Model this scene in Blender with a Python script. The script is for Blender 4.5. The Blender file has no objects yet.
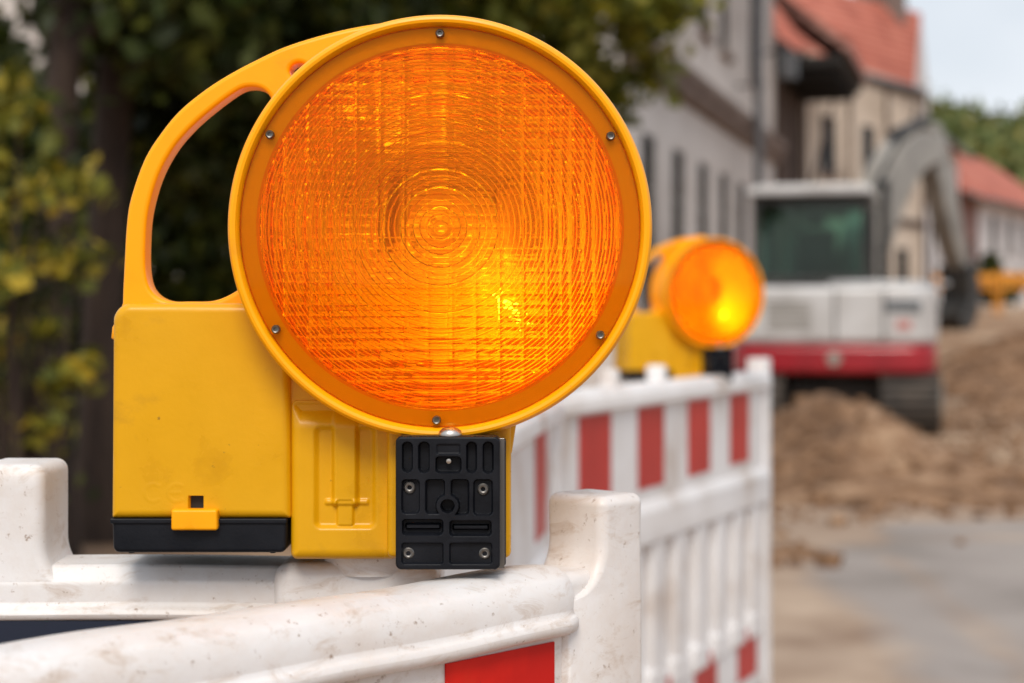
import bpy, bmesh, math, random
import numpy as np
from mathutils import Vector, Matrix
R = math.radians
random.seed(7); RNG = np.random.default_rng(11)
S = bpy.context.scene
COL = S.collection
F = 60/36*1024           # focal length in pixels
CAMZ = 1.121
HY = 317                 # row of the horizon

# ---------------------------------------------------------------- camera
cd = bpy.data.cameras.new('camera'); cam = bpy.data.objects.new('camera', cd); COL.objects.link(cam)
cam.location = (0, 0, CAMZ); cam.rotation_euler = (R(90), 0, 0)
cd.lens = 60; cd.sensor_width = 36; cd.sensor_fit = 'HORIZONTAL'
cd.shift_y = -(341.5-HY)/1024
cd.clip_start = 0.05; cd.clip_end = 3000
cd.dof.use_dof = True; cd.dof.focus_distance = 0.797; cd.dof.aperture_fstop = 7.3; cd.dof.aperture_blades = 7
S.camera = cam

# ---------------------------------------------------------------- world, sun, exposure
w = bpy.data.worlds.new('World'); S.world = w; w.use_nodes = True
nt = w.node_tree; nt.nodes.clear()
out = nt.nodes.new('ShaderNodeOutputWorld'); bg = nt.nodes.new('ShaderNodeBackground')
sky = nt.nodes.new('ShaderNodeTexSky'); sky.sky_type = 'NISHITA'; sky.sun_disc = False
SUN_EL, SUN_AZ = 46, 184
sky.sun_elevation = R(SUN_EL); sky.sun_rotation = R(SUN_AZ); sky.dust_density = 3
tc = nt.nodes.new('ShaderNodeTexCoord'); ns = nt.nodes.new('ShaderNodeTexNoise')
ns.inputs['Scale'].default_value = 2.2; ns.inputs['Detail'].default_value = 6; ns.inputs['Roughness'].default_value = .55
mp = nt.nodes.new('ShaderNodeMapping'); mp.inputs['Scale'].default_value = (1, 1, 2.4)
rp = nt.nodes.new('ShaderNodeValToRGB'); rp.color_ramp.elements[0].position = .30; rp.color_ramp.elements[1].position = .58
rp.color_ramp.elements[0].color = (.55, .55, .55, 1); rp.color_ramp.elements[1].color = (1, 1, 1, 1)
mx = nt.nodes.new('ShaderNodeMix'); mx.data_type = 'RGBA'
mx.inputs[7].default_value = (7.3, 7.75, 8.3, 1)
nt.links.new(tc.outputs['Generated'], mp.inputs[0]); nt.links.new(mp.outputs[0], ns.inputs['Vector'])
nt.links.new(ns.outputs['Fac'], rp.inputs[0]); nt.links.new(rp.outputs[0], mx.inputs[0])
nt.links.new(sky.outputs[0], mx.inputs[6]); nt.links.new(mx.outputs[2], bg.inputs[0])
bg.inputs[1].default_value = 0.1
nt.links.new(bg.outputs[0], out.inputs[0])
sl = bpy.data.lights.new('sun', 'SUN'); sun = bpy.data.objects.new('sun', sl); COL.objects.link(sun)
sl.energy = 2.1; sl.angle = R(24); sl.color = (1, .93, .83)
az = R(SUN_AZ); el = R(SUN_EL)
sd = Vector((math.sin(az)*math.cos(el), math.cos(az)*math.cos(el), math.sin(el)))
sun.rotation_euler = sd.to_track_quat('Z', 'Y').to_euler()
vs = S.view_settings; vs.view_transform = 'Standard'; vs.look = 'None'; vs.gamma = 1; vs.exposure = 0.2; vs.use_curve_mapping = False
cy = S.cycles; cy.use_denoising = True; cy.max_bounces = 14; cy.transmission_bounces = 10; cy.transparent_max_bounces = 8
cy.sample_clamp_indirect = 6; cy.caustics_refractive = True; cy.caustics_reflective = False

# ---------------------------------------------------------------- helpers
def P(px, py, d):        # world point seen at a pixel at a distance
    return Vector(((px-512)*d/F, d, CAMZ+(HY-py)*d/F))

def tag(o, label=None, cat=None, group=None, kind=None):
    if label: o['label'] = label
    if cat: o['category'] = cat
    if group: o['group'] = group
    if kind: o['kind'] = kind
    return o
def empty(name, loc=(0, 0, 0), rz=0):
    o = bpy.data.objects.new(name, None); COL.objects.link(o); o.location = loc; o.rotation_euler = (0, 0, rz)
    o.empty_display_size = .1
    return o
def link(name, me, mat, parent=None, smooth=None, bevel=0, seg=2):
    if mat is not None: me.materials.append(mat)
    o = bpy.data.objects.new(name, me); COL.objects.link(o)
    if parent: o.parent = parent
    if bevel:
        b = o.modifiers.new('bevel', 'BEVEL'); b.width = bevel; b.segments = seg; b.limit_method = 'ANGLE'; b.angle_limit = R(35)
        b.harden_normals = False
    if smooth is not None:
        me.shade_smooth()
        try: me.set_sharp_from_angle(angle=R(smooth))
        except Exception: pass
    return o
def obj(name, bm, mat, parent=None, smooth=None, bevel=0, seg=2):
    me = bpy.data.meshes.new(name); bm.normal_update(); bm.to_mesh(me); bm.free()
    return link(name, me, mat, parent, smooth, bevel, seg)
def B(): return bmesh.new()
def box(bm, lo, hi, M=None):
    x0, y0, z0 = lo; x1, y1, z1 = hi
    v = [Vector(c) for c in ((x0,y0,z0),(x1,y0,z0),(x1,y1,z0),(x0,y1,z0),(x0,y0,z1),(x1,y0,z1),(x1,y1,z1),(x0,y1,z1))]
    if M: v = [M @ c for c in v]
    v = [bm.verts.new(c) for c in v]
    for f in ((3,2,1,0),(4,5,6,7),(0,1,5,4),(1,2,6,5),(2,3,7,6),(3,0,4,7)): bm.faces.new([v[i] for i in f])
def loft(bm, rings, cap=True, closed=True):
    vr = [[bm.verts.new(p) for p in r] for r in rings]
    n = len(vr[0])
    for a, b in zip(vr, vr[1:]):
        for i in range(n if closed else n-1):
            j = (i+1) % n
            bm.faces.new((a[i], a[j], b[j], b[i]))
    if cap:
        bm.faces.new(vr[0][::-1]); bm.faces.new(vr[-1])
    return vr
def tube(bm, pts, rad, n=10):
    pts = [Vector(p) for p in pts]
    if not hasattr(rad, '__len__'): rad = [rad]*len(pts)
    rings = []
    for i, p in enumerate(pts):
        t = (pts[min(i+1, len(pts)-1)]-pts[max(i-1, 0)]).normalized()
        a = t.orthogonal().normalized() if i == 0 else (a - t*a.dot(t)).normalized()
        b = t.cross(a)
        rings.append([p+(a*math.cos(q)+b*math.sin(q))*rad[i] for q in (2*math.pi*k/n for k in range(n))])
    loft(bm, rings)
def lathe_y(bm, prof, n=96, cx=0, cz=0, closed_profile=False):
    """profile of (r, y) turned about the y axis"""
    rings = []
    for r, y in prof:
        if r < 1e-7: rings.append([bm.verts.new((cx, y, cz))])
        else: rings.append([bm.verts.new((cx+r*math.cos(2*math.pi*k/n), y, cz+r*math.sin(2*math.pi*k/n))) for k in range(n)])
    prs = list(zip(rings, rings[1:]))
    if closed_profile: prs.append((rings[-1], rings[0]))
    for a, b in prs:
        for k in range(n):
            j = (k+1) % n
            if len(a) == 1 and len(b) == 1: continue
            if len(a) == 1: bm.faces.new((a[0], b[j], b[k]))
            elif len(b) == 1: bm.faces.new((a[k], a[j], b[0]))
            else: bm.faces.new((a[k], a[j], b[j], b[k]))
    bmesh.ops.recalc_face_normals(bm, faces=bm.faces)
def prism(bm, poly, axis_lo, axis_hi, M=None, plane='xz'):
    """polygon in the xz plane extruded along y (or other)"""
    def mk(p, t):
        v = Vector((p[0], t, p[1])) if plane == 'xz' else (Vector((t, p[0], p[1])) if plane == 'yz' else Vector((p[0], p[1], t)))
        return M @ v if M else v
    a = [bm.verts.new(mk(p, axis_lo)) for p in poly]; b = [bm.verts.new(mk(p, axis_hi)) for p in poly]
    n = len(poly)
    bm.faces.new(a); bm.faces.new(b[::-1])
    for i in range(n):
        j = (i+1) % n; bm.faces.new((a[j], a[i], b[i], b[j]))
    bmesh.ops.recalc_face_normals(bm, faces=bm.faces)
def np_mesh(name, V, Fq):
    me = bpy.data.meshes.new(name)
    V = np.ascontiguousarray(V, dtype=np.float32); Fq = np.ascontiguousarray(Fq, dtype=np.int32)
    k = Fq.shape[1]
    me.vertices.add(len(V)); me.vertices.foreach_set('co', V.ravel())
    me.loops.add(Fq.size); me.loops.foreach_set('vertex_index', Fq.ravel())
    me.polygons.add(len(Fq)); me.polygons.foreach_set('loop_start', np.arange(len(Fq), dtype=np.int32)*k)
    me.polygons.foreach_set('loop_total', np.full(len(Fq), k, dtype=np.int32))
    me.update(calc_edges=True); me.validate()
    return me
def catmull(pts, k=6, closed=True):
    res = []; n = len(pts)
    for i in range(n if closed else n-1):
        g = lambda j: np.array(pts[j % n] if closed else pts[min(max(j, 0), n-1)], float)
        p0, p1, p2, p3 = g(i-1), g(i), g(i+1), g(i+2)
        for t in np.arange(k)/k:
            res.append(tuple(.5*((2*p1)+(-p0+p2)*t+(2*p0-5*p1+4*p2-p3)*t*t+(-p0+3*p1-3*p2+p3)*t**3)))
    return res

# ---------------------------------------------------------------- materials
def mat(name, col, rough=.5, metal=0, spec=.5, coat=0, sub=0, trans=0, ior=1.5):
    m = bpy.data.materials.new(name); m.use_nodes = True
    b = m.node_tree.nodes['Principled BSDF']
    b.inputs['Base Color'].default_value = (*col, 1); b.inputs['Roughness'].default_value = rough
    b.inputs['Metallic'].default_value = metal; b.inputs['Specular IOR Level'].default_value = spec
    b.inputs['Coat Weight'].default_value = coat; b.inputs['IOR'].default_value = ior
    b.inputs['Transmission Weight'].default_value = trans
    if sub:
        b.inputs['Subsurface Weight'].default_value = sub; b.inputs['Subsurface Radius'].default_value = (.01, .005, .002); b.inputs['Subsurface Scale'].default_value = .5
    return m
def noisy(m, cols, scale=5, detail=6, pos=(.35, .65), rough=None, bump=0, bscale=None, coord='Object', dist=0, vec=(1, 1, 1), bdist=.002):
    """base colour driven by a noise ramp, optional roughness range and bump"""
    t = m.node_tree; b = t.nodes['Principled BSDF']
    c = t.nodes.new('ShaderNodeTexCoord'); mpn = t.nodes.new('ShaderNodeMapping'); mpn.inputs['Scale'].default_value = vec
    n = t.nodes.new('ShaderNodeTexNoise'); n.inputs['Scale'].default_value = scale; n.inputs['Detail'].default_value = detail; n.inputs['Distortion'].default_value = dist
    n.inputs['Roughness'].default_value = .6
    r = t.nodes.new('ShaderNodeValToRGB')
    t.links.new(c.outputs[coord], mpn.inputs[0]); t.links.new(mpn.outputs[0], n.inputs['Vector']); t.links.new(n.outputs['Fac'], r.inputs[0])
    k = len(cols)
    while len(r.color_ramp.elements) < k: r.color_ramp.elements.new(.5)
    for i, cc in enumerate(cols):
        r.color_ramp.elements[i].position = pos[0]+(pos[1]-pos[0])*i/(k-1); r.color_ramp.elements[i].color = (*cc, 1)
    t.links.new(r.outputs[0], b.inputs['Base Color'])
    if rough:
        q = t.nodes.new('ShaderNodeMapRange'); q.inputs[3].default_value = rough[0]; q.inputs[4].default_value = rough[1]
        q.inputs[1].default_value = .3; q.inputs[2].default_value = .7
        t.links.new(n.outputs['Fac'], q.inputs[0]); t.links.new(q.outputs[0], b.inputs['Roughness'])
    if bump:
        n2 = t.nodes.new('ShaderNodeTexNoise'); n2.inputs['Scale'].default_value = bscale or scale*6; n2.inputs['Detail'].default_value = 5
        t.links.new(mpn.outputs[0], n2.inputs['Vector'])
        bp = t.nodes.new('ShaderNodeBump'); bp.inputs['Strength'].default_value = bump; bp.inputs['Distance'].default_value = bdist
        t.links.new(n2.outputs['Fac'], bp.inputs['Height']); t.links.new(bp.outputs[0], b.inputs['Normal'])
    return m, r.outputs[0], c, mpn

def scuffs(m, dark=(.16, .08, .02), light=(.95, .62, .20)):
    t = m.node_tree; b = t.nodes['Principled BSDF']; L = t.links.new
    src = b.inputs['Base Color'].links[0].from_socket; c = t.nodes.new('ShaderNodeTexCoord')
    for sc, vec, p0, p1, colr, amt in ((160, (1, 1, 1), .69, .74, dark, .7), (60, (1, 1, .12), .70, .78, dark, .35), (45, (.15, 1, 1), .69, .76, light, .35), (28, (1, 1, 1.6), .60, .80, (dark[0]*2.4, dark[1]*2.4, dark[2]), .45)):
        mpn = t.nodes.new('ShaderNodeMapping'); mpn.inputs['Scale'].default_value = vec; mpn.inputs['Rotation'].default_value = (0, .3*sc % 1, 0); L(c.outputs['Object'], mpn.inputs[0])
        n = t.nodes.new('ShaderNodeTexNoise'); n.inputs['Scale'].default_value = sc; n.inputs['Detail'].default_value = 5; n.inputs['Roughness'].default_value = .65; L(mpn.outputs[0], n.inputs['Vector'])
        q = t.nodes.new('ShaderNodeMapRange'); q.inputs[1].default_value = p0; q.inputs[2].default_value = p1; q.inputs[4].default_value = amt; L(n.outputs['Fac'], q.inputs[0])
        x = t.nodes.new('ShaderNodeMix'); x.data_type = 'RGBA'; L(q.outputs[0], x.inputs[0]); L(src, x.inputs[6]); x.inputs[7].default_value = (*colr, 1); src = x.outputs[2]
    L(src, b.inputs['Base Color']); return m
def weathered_white(name):
    """white moulded plastic with brown grime, specks and scratches"""
    m = mat(name, (.8, .8, .8), .42)
    t = m.node_tree; b = t.nodes['Principled BSDF']; L = t.links.new
    c = t.nodes.new('ShaderNodeTexCoord')
    def noise(sc, det, ro=.6, vec=(1, 1, 1), dist=0):
        mpn = t.nodes.new('ShaderNodeMapping'); mpn.inputs['Scale'].default_value = vec; L(c.outputs['Object'], mpn.inputs[0])
        n = t.nodes.new('ShaderNodeTexNoise'); n.inputs['Scale'].default_value = sc; n.inputs['Detail'].default_value = det
        n.inputs['Roughness'].default_value = ro; n.inputs['Distortion'].default_value = dist
        L(mpn.outputs[0], n.inputs['Vector']); return n.outputs['Fac']
    def ramp(v, p0, p1, c0=0, c1=1):
        q = t.nodes.new('ShaderNodeMapRange'); q.inputs[1].default_value = p0; q.inputs[2].default_value = p1
        q.inputs[3].default_value = c0; q.inputs[4].default_value = c1; L(v, q.inputs[0]); return q.outputs[0]
    def mixc(fac, a, bcol):
        q = t.nodes.new('ShaderNodeMix'); q.data_type = 'RGBA'; L(fac, q.inputs[0])
        if isinstance(a, tuple): q.inputs[6].default_value = (*a, 1)
        else: L(a, q.inputs[6])
        q.inputs[7].default_value = (*bcol, 1); return q.outputs[2]
    soft = ramp(noise(13, 7, .7), .42, .70, 0, .8)
    col = mixc(soft, (.755, .735, .735), (.66, .58, .525))
    smudge = ramp(noise(42, 7, .72, (1, 1, 2.2), .6), .53, .74, 0, .75)
    col = mixc(smudge, col, (.47, .35, .26))
    speck = ramp(noise(210, 4, .7), .63, .72, 0, .75)
    col = mixc(speck, col, (.27, .17, .11))
    spot = ramp(noise(80, 4, .6), .68, .73, 0, .8)
    col = mixc(spot, col, (.24, .14, .08))
    L(col, b.inputs['Base Color'])
    L(ramp(noise(22, 5), .3, .7, .32, .6), b.inputs['Roughness'])
    bp = t.nodes.new('ShaderNodeBump'); bp.inputs['Strength'].default_value = .35; bp.inputs['Distance'].default_value = .0012
    L(noise(90, 6), bp.inputs['Height']); L(bp.outputs[0], b.inputs['Normal'])
    b.inputs['Subsurface Weight'].default_value = .12; b.inputs['Subsurface Radius'].default_value = (.006, .005, .004); b.inputs['Subsurface Scale'].default_value = .6
    return m
M = {}
M['white'] = weathered_white('dirty_white_plastic')
M['white_far'] = noisy(mat('white_plastic', (.8, .8, .8), .45), [(.55, .47, .42), (.73, .70, .69), (.79, .77, .77)], 7, 5, (.3, .6), (.35, .6))[0]
M['red'] = noisy(mat('red_sheeting', (.6, .02, .02), .35, spec=.2), [(.56, .012, .008), (.74, .018, .009)], 14, 4, (.4, .6), (.3, .45), .15, 900, bdist=.0003)[0]
M['red_far'] = noisy(mat('red_sheeting_worn', (.5, .04, .03), .4, spec=.25), [(.42, .028, .022), (.54, .04, .032)], 9, 4)[0]
M['navy'] = mat('navy_sheeting', (.010, .016, .035), .4)
M['box_yellow'] = noisy(mat('yellow_plastic', (.8, .42, .01), .38, spec=.32), [(.56, .265, .002), (.69, .345, .003), (.72, .36, .003)], 22, 6, (.3, .62), (.22, .38), .12, 420, bdist=.0006)[0]
M['rim_yellow'] = noisy(mat('orange_yellow_plastic', (.9, .40, .01), .3, spec=.25), [(.76, .30, .002), (.96, .38, .003), (.98, .40, .003)], 16, 5, (.28, .5), (.25, .4), .08, 500, bdist=.0005)[0]
M['black'] = noisy(mat('black_plastic', (.02, .02, .024), .42, spec=.2), [(.004, .005, .008), (.008, .009, .013)], 60, 4, (.35, .7), (.38, .55), .25, 700, bdist=.0004)[0]
M['steel'] = noisy(mat('steel', (.55, .53, .5), .3, 1), [(.40, .37, .34), (.60, .58, .55)], 90, 3, (.3, .7), (.22, .4))[0]
M['screw_steel'] = mat('dull_steel', (.20, .19, .18), .42, 1)
M['dark_pit'] = mat('dark_recess', (.01, .01, .01), .6)

scuffs(M['red'], (.25, .03, .02), (.75, .20, .15)); scuffs(M['box_yellow']); scuffs(M['rim_yellow'], (.22, .08, .02))
def lens_glass():
    m = bpy.data.materials.new('amber_lens'); m.use_nodes = True; t = m.node_tree; t.nodes.clear()
    o = t.nodes.new('ShaderNodeOutputMaterial'); g = t.nodes.new('ShaderNodeBsdfGlass')
    g.inputs['Color'].default_value = (1.0, .755, .15, 1); g.inputs['Roughness'].default_value = .03; g.inputs['IOR'].default_value = 1.49
    tr = t.nodes.new('ShaderNodeBsdfTranslucent'); tr.inputs[0].default_value = (1, .40, .02, 1)
    df = t.nodes.new('ShaderNodeBsdfDiffuse'); df.inputs[0].default_value = (.9, .28, .01, 1)
    a = t.nodes.new('ShaderNodeMixShader'); a.inputs[0].default_value = .5
    mm = t.nodes.new('ShaderNodeMixShader'); mm.inputs[0].default_value = .05
    t.links.new(tr.outputs[0], a.inputs[1]); t.links.new(df.outputs[0], a.inputs[2])
    t.links.new(g.outputs[0], mm.inputs[1]); t.links.new(a.outputs[0], mm.inputs[2]); t.links.new(mm.outputs[0], o.inputs[0])
    return m
M['lens'] = lens_glass()
def back_lens_mat():
    m = bpy.data.materials.new('amber_rear_lens'); m.use_nodes = True; t = m.node_tree; t.nodes.clear()
    o = t.nodes.new('ShaderNodeOutputMaterial')
    tr = t.nodes.new('ShaderNodeBsdfTranslucent'); tr.inputs[0].default_value = (1, .66, .10, 1)
    df = t.nodes.new('ShaderNodeBsdfDiffuse'); df.inputs[0].default_value = (.95, .66, .12, 1)
    a = t.nodes.new('ShaderNodeMixShader'); a.inputs[0].default_value = .55
    gl = t.nodes.new('ShaderNodeBsdfGlossy'); gl.inputs['Roughness'].default_value = .16; gl.inputs[0].default_value = (1, .85, .3, 1)
    mm = t.nodes.new('ShaderNodeMixShader'); mm.inputs[0].default_value = .3
    t.links.new(tr.outputs[0], a.inputs[1]); t.links.new(df.outputs[0], a.inputs[2])
    t.links.new(a.outputs[0], mm.inputs[1]); t.links.new(gl.outputs[0], mm.inputs[2]); t.links.new(mm.outputs[0], o.inputs[0])
    return m
M['back_lens'] = back_lens_mat()
M['inner'] = mat('housing_inside', (.95, .70, .16), .35)
def emit(name, col, s):
    m = bpy.data.materials.new(name); m.use_nodes = True; t = m.node_tree; t.nodes.clear()
    o = t.nodes.new('ShaderNodeOutputMaterial'); e = t.nodes.new('ShaderNodeEmission'); e.inputs[0].default_value = (*col, 1); e.inputs[1].default_value = s
    t.links.new(e.outputs[0], o.inputs[0]); return m
M['bulb'] = emit('lit_bulb', (1, .82, .45), 420)
M['bulb2'] = emit('lit_bulb_bright', (1, .85, .5), 260)
def leafmat(name, c0, c1, c2):
    m = mat(name, c1, .5, spec=.3); t = m.node_tree; b = t.nodes['Principled BSDF']
    g = t.nodes.new('ShaderNodeNewGeometry'); r = t.nodes.new('ShaderNodeValToRGB')
    r.color_ramp.elements.new(.5)
    for i, c in enumerate((c0, c1, c2)): r.color_ramp.elements[i].color = (*c, 1); r.color_ramp.elements[i].position = (0, .6, 1)[i]
    t.links.new(g.outputs['Random Per Island'], r.inputs[0]); t.links.new(r.outputs[0], b.inputs['Base Color'])
    tr = t.nodes.new('ShaderNodeBsdfTranslucent'); t.links.new(r.outputs[0], tr.inputs[0])
    ms = t.nodes.new('ShaderNodeMixShader'); ms.inputs[0].default_value = .25
    t.links.new(b.outputs[0], ms.inputs[1]); t.links.new(tr.outputs[0], ms.inputs[2]); t.links.new(ms.outputs[0], t.nodes['Material Output'].inputs[0])
    return m
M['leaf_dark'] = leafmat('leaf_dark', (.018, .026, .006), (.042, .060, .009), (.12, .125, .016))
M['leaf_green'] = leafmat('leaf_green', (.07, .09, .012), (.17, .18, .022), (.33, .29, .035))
M['leaf_yellow'] = leafmat('leaf_yellow', (.07, .085, .012), (.20, .19, .02), (.48, .34, .03))
M['leaf_hill'] = leafmat('leaf_hill', (.10, .13, .045), (.17, .20, .06), (.30, .25, .07))
M['bark'] = noisy(mat('bark', (.03, .02, .015), .9), [(.020, .011, .008), (.050, .030, .020)], 8, 6, vec=(3, 3, .5), bump=.6, bscale=20, bdist=.02)[0]

# ================================================================= GROUND
def fbm(x, y, seed=0, oct=5):
    r = np.zeros_like(x); a = 1.; rs = np.random.default_rng(seed)
    for k in range(oct):
        for q in range(3):
            th = rs.uniform(0, 2*np.pi); ph = rs.uniform(0, 6.28); fq = 2**k*rs.uniform(.7, 1.3)
            r += a*np.sin(fq*(x*np.cos(th)+y*np.sin(th))+ph+1.3*np.sin(fq*.7*(x*np.sin(th)-y*np.cos(th))+ph*2))/3
        a *= .5
    return r
def ground_z(x, y):
    far = np.clip((y-26)/30, 0, 1); far = far*far*(3-2*far)*1.5
    return far
def sheet(name, xs, ys, zf, m):
    X, Y = np.meshgrid(xs, ys); Z = zf(X, Y)
    V = np.stack([X, Y, Z], -1).reshape(-1, 3); nx, ny = len(xs), len(ys)
    i = np.arange(nx*ny).reshape(ny, nx)
    Fq = np.stack([i[:-1, :-1], i[:-1, 1:], i[1:, 1:], i[1:, :-1]], -1).reshape(-1, 4)
    return link(name, np_mesh(name, V, Fq), m, smooth=60)
M['soil'] = noisy(mat('sandy_soil', (.3, .2, .13), .95), [(.14, .075, .040), (.25, .145, .08), (.38, .26, .165), (.52, .41, .32)], .55, 10, (.3, .72), bump=.7, bscale=9, dist=.6, bdist=.05)[0]
xs = np.concatenate([np.linspace(-900, -30, 14), np.linspace(-25, 30, 150), np.linspace(36, 900, 14)])
ys = np.concatenate([np.linspace(-60, 0, 6), np.linspace(1, 60, 170), np.linspace(66, 1500, 24)])
g = sheet('ground', xs, ys, lambda x, y: ground_z(x, y)+.012*fbm(x*1.5, y*1.5, 3)*np.clip((30-y)/30, 0, 1), M['soil'])
tag(g, kind='structure')
# asphalt slab remaining in front of the dig
M['asphalt'] = noisy(mat('worn_asphalt', (.2, .19, .19), .8), [(.19, .17, .165), (.27, .25, .25), (.31, .285, .275), (.42, .33, .26)], .7, 9, (.3, .78), (.6, .9), .3, 60, dist=.4, bdist=.01)[0]
def dusty_road():
    m, base, c, mpn = noisy(mat('worn_asphalt_dusty', (.2, .19, .19), .85), [(.21, .175, .15), (.30, .255, .23), (.35, .305, .275), (.45, .35, .27)], .9, 9, (.3, .78), (.6, .9), .3, 60, dist=.4, bdist=.01)
    t = m.node_tree; b = t.nodes['Principled BSDF']; L = t.links.new
    n = t.nodes.new('ShaderNodeTexNoise'); n.inputs['Scale'].default_value = .9; n.inputs['Detail'].default_value = 10; n.inputs['Roughness'].default_value = .66
    L(c.outputs['Object'], n.inputs['Vector'])
    at = t.nodes.new('ShaderNodeAttribute'); at.attribute_name = 'dust'
    ad = t.nodes.new('ShaderNodeMath'); ad.operation = 'ADD'; L(n.outputs['Fac'], ad.inputs[0]); L(at.outputs['Fac'], ad.inputs[1])
    q = t.nodes.new('ShaderNodeMapRange'); q.inputs[1].default_value = .58; q.inputs[2].default_value = .95; L(ad.outputs[0], q.inputs[0])
    n3 = t.nodes.new('ShaderNodeTexNoise'); n3.inputs['Scale'].default_value = 2.2; n3.inputs['Detail'].default_value = 8; L(c.outputs['Object'], n3.inputs['Vector'])
    r = t.nodes.new('ShaderNodeValToRGB'); r.color_ramp.elements[0].position = .3; r.color_ramp.elements[1].position = .7
    r.color_ramp.elements[0].color = (.22, .135, .085, 1); r.color_ramp.elements[1].color = (.46, .34, .25, 1); L(n3.outputs['Fac'], r.inputs[0])
    mxx = t.nodes.new('ShaderNodeMix'); mxx.data_type = 'RGBA'; L(q.outputs[0], mxx.inputs[0]); L(base, mxx.inputs[6]); L(r.outputs[0], mxx.inputs[7]); L(mxx.outputs[2], b.inputs['Base Color'])
    return m
rx = np.linspace(.35, 9, 90); ry = np.linspace(.5, 10.6, 100)
def road_left(y): return .95+.035*y+.35*sstep_(7.4, 9.2, y)*1.6
def sstep_(a, b_, v): t = np.clip((v-a)/(b_-a), 0, 1); return t*t*(3-2*t)
o = sheet('road', rx, ry, lambda x, y: .022+.010*fbm(x*1.1, y*1.1, 8, 3)-.03*sstep_(9.6, 10.6, y), dusty_road()); tag(o, kind='structure')
vv = np.empty(len(o.data.vertices)*3, dtype=np.float32); o.data.vertices.foreach_get('co', vv); vv = vv.reshape(-1, 3)
X_, Y_ = vv[:, 0], vv[:, 1]
dust = 1.0*(1-sstep_(-.35, .35, X_-road_left(Y_))) + 1.0*sstep_(8.7, 9.8, Y_-.06*X_) + .30*np.exp(-((X_-1.35-.05*Y_)/.10)**2)*(Y_ < 9) + .28*np.exp(-((Y_-8.3-.1*X_)/.18)**2)
at_ = o.data.attributes.new('dust', 'FLOAT', 'POINT'); at_.data.foreach_set('value', dust.astype(np.float32))

def heap(name, cx, cy_, rx, ry, h, seed, label, m='soil2', rot=0):
    n = 90; a = np.linspace(-1.25, 1.25, n); X, Y = np.meshgrid(a, a)
    r = np.sqrt(X**2+Y**2)+.16*fbm(X*2, Y*2, seed, 3)
    z = np.clip(1-r, 0, None); z = z**.85*h*(1+.22*fbm(X*3.1, Y*3.1, seed+1, 4)) - .05
    z += .10*h*fbm(X*8, Y*8, seed+5, 4)*np.clip((1.1-r)*3, 0, 1)
    c, s = math.cos(rot), math.sin(rot); xx, yy = X*rx, Y*ry
    V = np.stack([xx*c-yy*s, xx*s+yy*c, z], -1).reshape(-1, 3)
    i = np.arange(n*n).reshape(n, n)
    Fq = np.stack([i[:-1, :-1], i[:-1, 1:], i[1:, 1:], i[1:, :-1]], -1).reshape(-1, 4)
    keep = (V[Fq][:, :, 2].max(1) > -.045); Fq = Fq[keep]
    o = link(name, np_mesh(name, V, Fq), M[m], smooth=60)
    o.location = (cx, cy_, float(ground_z(np.array(cx), np.array(cy_))))
    return tag(o, label, 'sand heap', 'heaps of dug out sand along the trench')
M['soil2'] = noisy(mat('dug_sand', (.3, .18, .1), .95), [(.055, .028, .014), (.175, .092, .046), (.28, .16, .088), (.42, .275, .17)], 2.6, 10, (.3, .7), bump=.9, bscale=6, dist=.8, bdist=.09)[0]
M['soil3'] = noisy(mat('dry_sand', (.45, .33, .24), .95), [(.30, .20, .13), (.46, .34, .25), (.60, .50, .42)], 1.2, 9, (.3, .7), bump=.6, bscale=8, bdist=.05)[0]
heap('sand_heap', 2.35, 12.4, 1.15, 2.2, .58, 21, 'brown sand heap in front of the excavator, right behind the barrier')
heap('sand_heap', 3.6, 10.6, 2.3, 1.1, .26, 33, 'low brown sand ridge along the edge of the grey asphalt')
heap('sand_heap', 6.9, 20.6, 1.9, 2.2, .55, 44, 'dark brown sand heap right of the excavator counterweight')
heap('sand_heap', 8.0, 25.5, 2.3, 3.0, 1.0, 55, 'brown sand heap below the excavator bucket')
heap('sand_heap', 10.2, 29, 2.8, 4, 1.15, 66, 'pale dry sand heap at the right edge below the yellow barrier', 'soil3')
heap('sand_heap', 1.3, 8.0, .7, .9, .10, 71, 'small scrape of loose sand beside the end of the striped barrier')

# clods and stones lying on the dug ground
def clods():
    n = 3200; V = []; Fq = []
    base = np.array([[1,1,1],[-1,1,1],[-1,-1,1],[1,-1,1],[1,1,-1],[-1,1,-1],[-1,-1,-1],[1,-1,-1]])*.5
    fc = np.array([[0,1,2,3],[7,6,5,4],[0,4,5,1],[1,5,6,2],[2,6,7,3],[3,7,4,0]])
    dg = bpy.context.evaluated_depsgraph_get(); k = 0
    for _ in range(n):
        y = RNG.uniform(7.5, 26); x = RNG.uniform(.8+.02*y, 3.5+.30*y)
        if y < 9.3 and x > 1.5 and RNG.random() < .95: continue
        hit, loc, *_r = S.ray_cast(dg, Vector((x, y, 6)), Vector((0, 0, -1)))
        if not hit or loc.z > 1.3: continue
        sz = RNG.uniform(.02, .06)*(2.2 if RNG.random() < .06 else 1)
        q = base*sz*RNG.uniform(.6, 1.3, (8, 3)); a = RNG.uniform(0, 6.28); c_, s_ = math.cos(a), math.sin(a)
        q = q @ np.array([[c_, -s_, 0], [s_, c_, 0], [0, 0, .8]]); V.append(q+np.array([loc.x, loc.y, loc.z+sz*.2])); Fq.append(fc+8*k); k += 1
    return link('soil_clods', np_mesh('soil_clods', np.concatenate(V), np.concatenate(Fq)), M['soil2'])
tag(clods(), 'loose brown clods and stones scattered over the dug sand', 'clods', kind='stuff')

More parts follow.
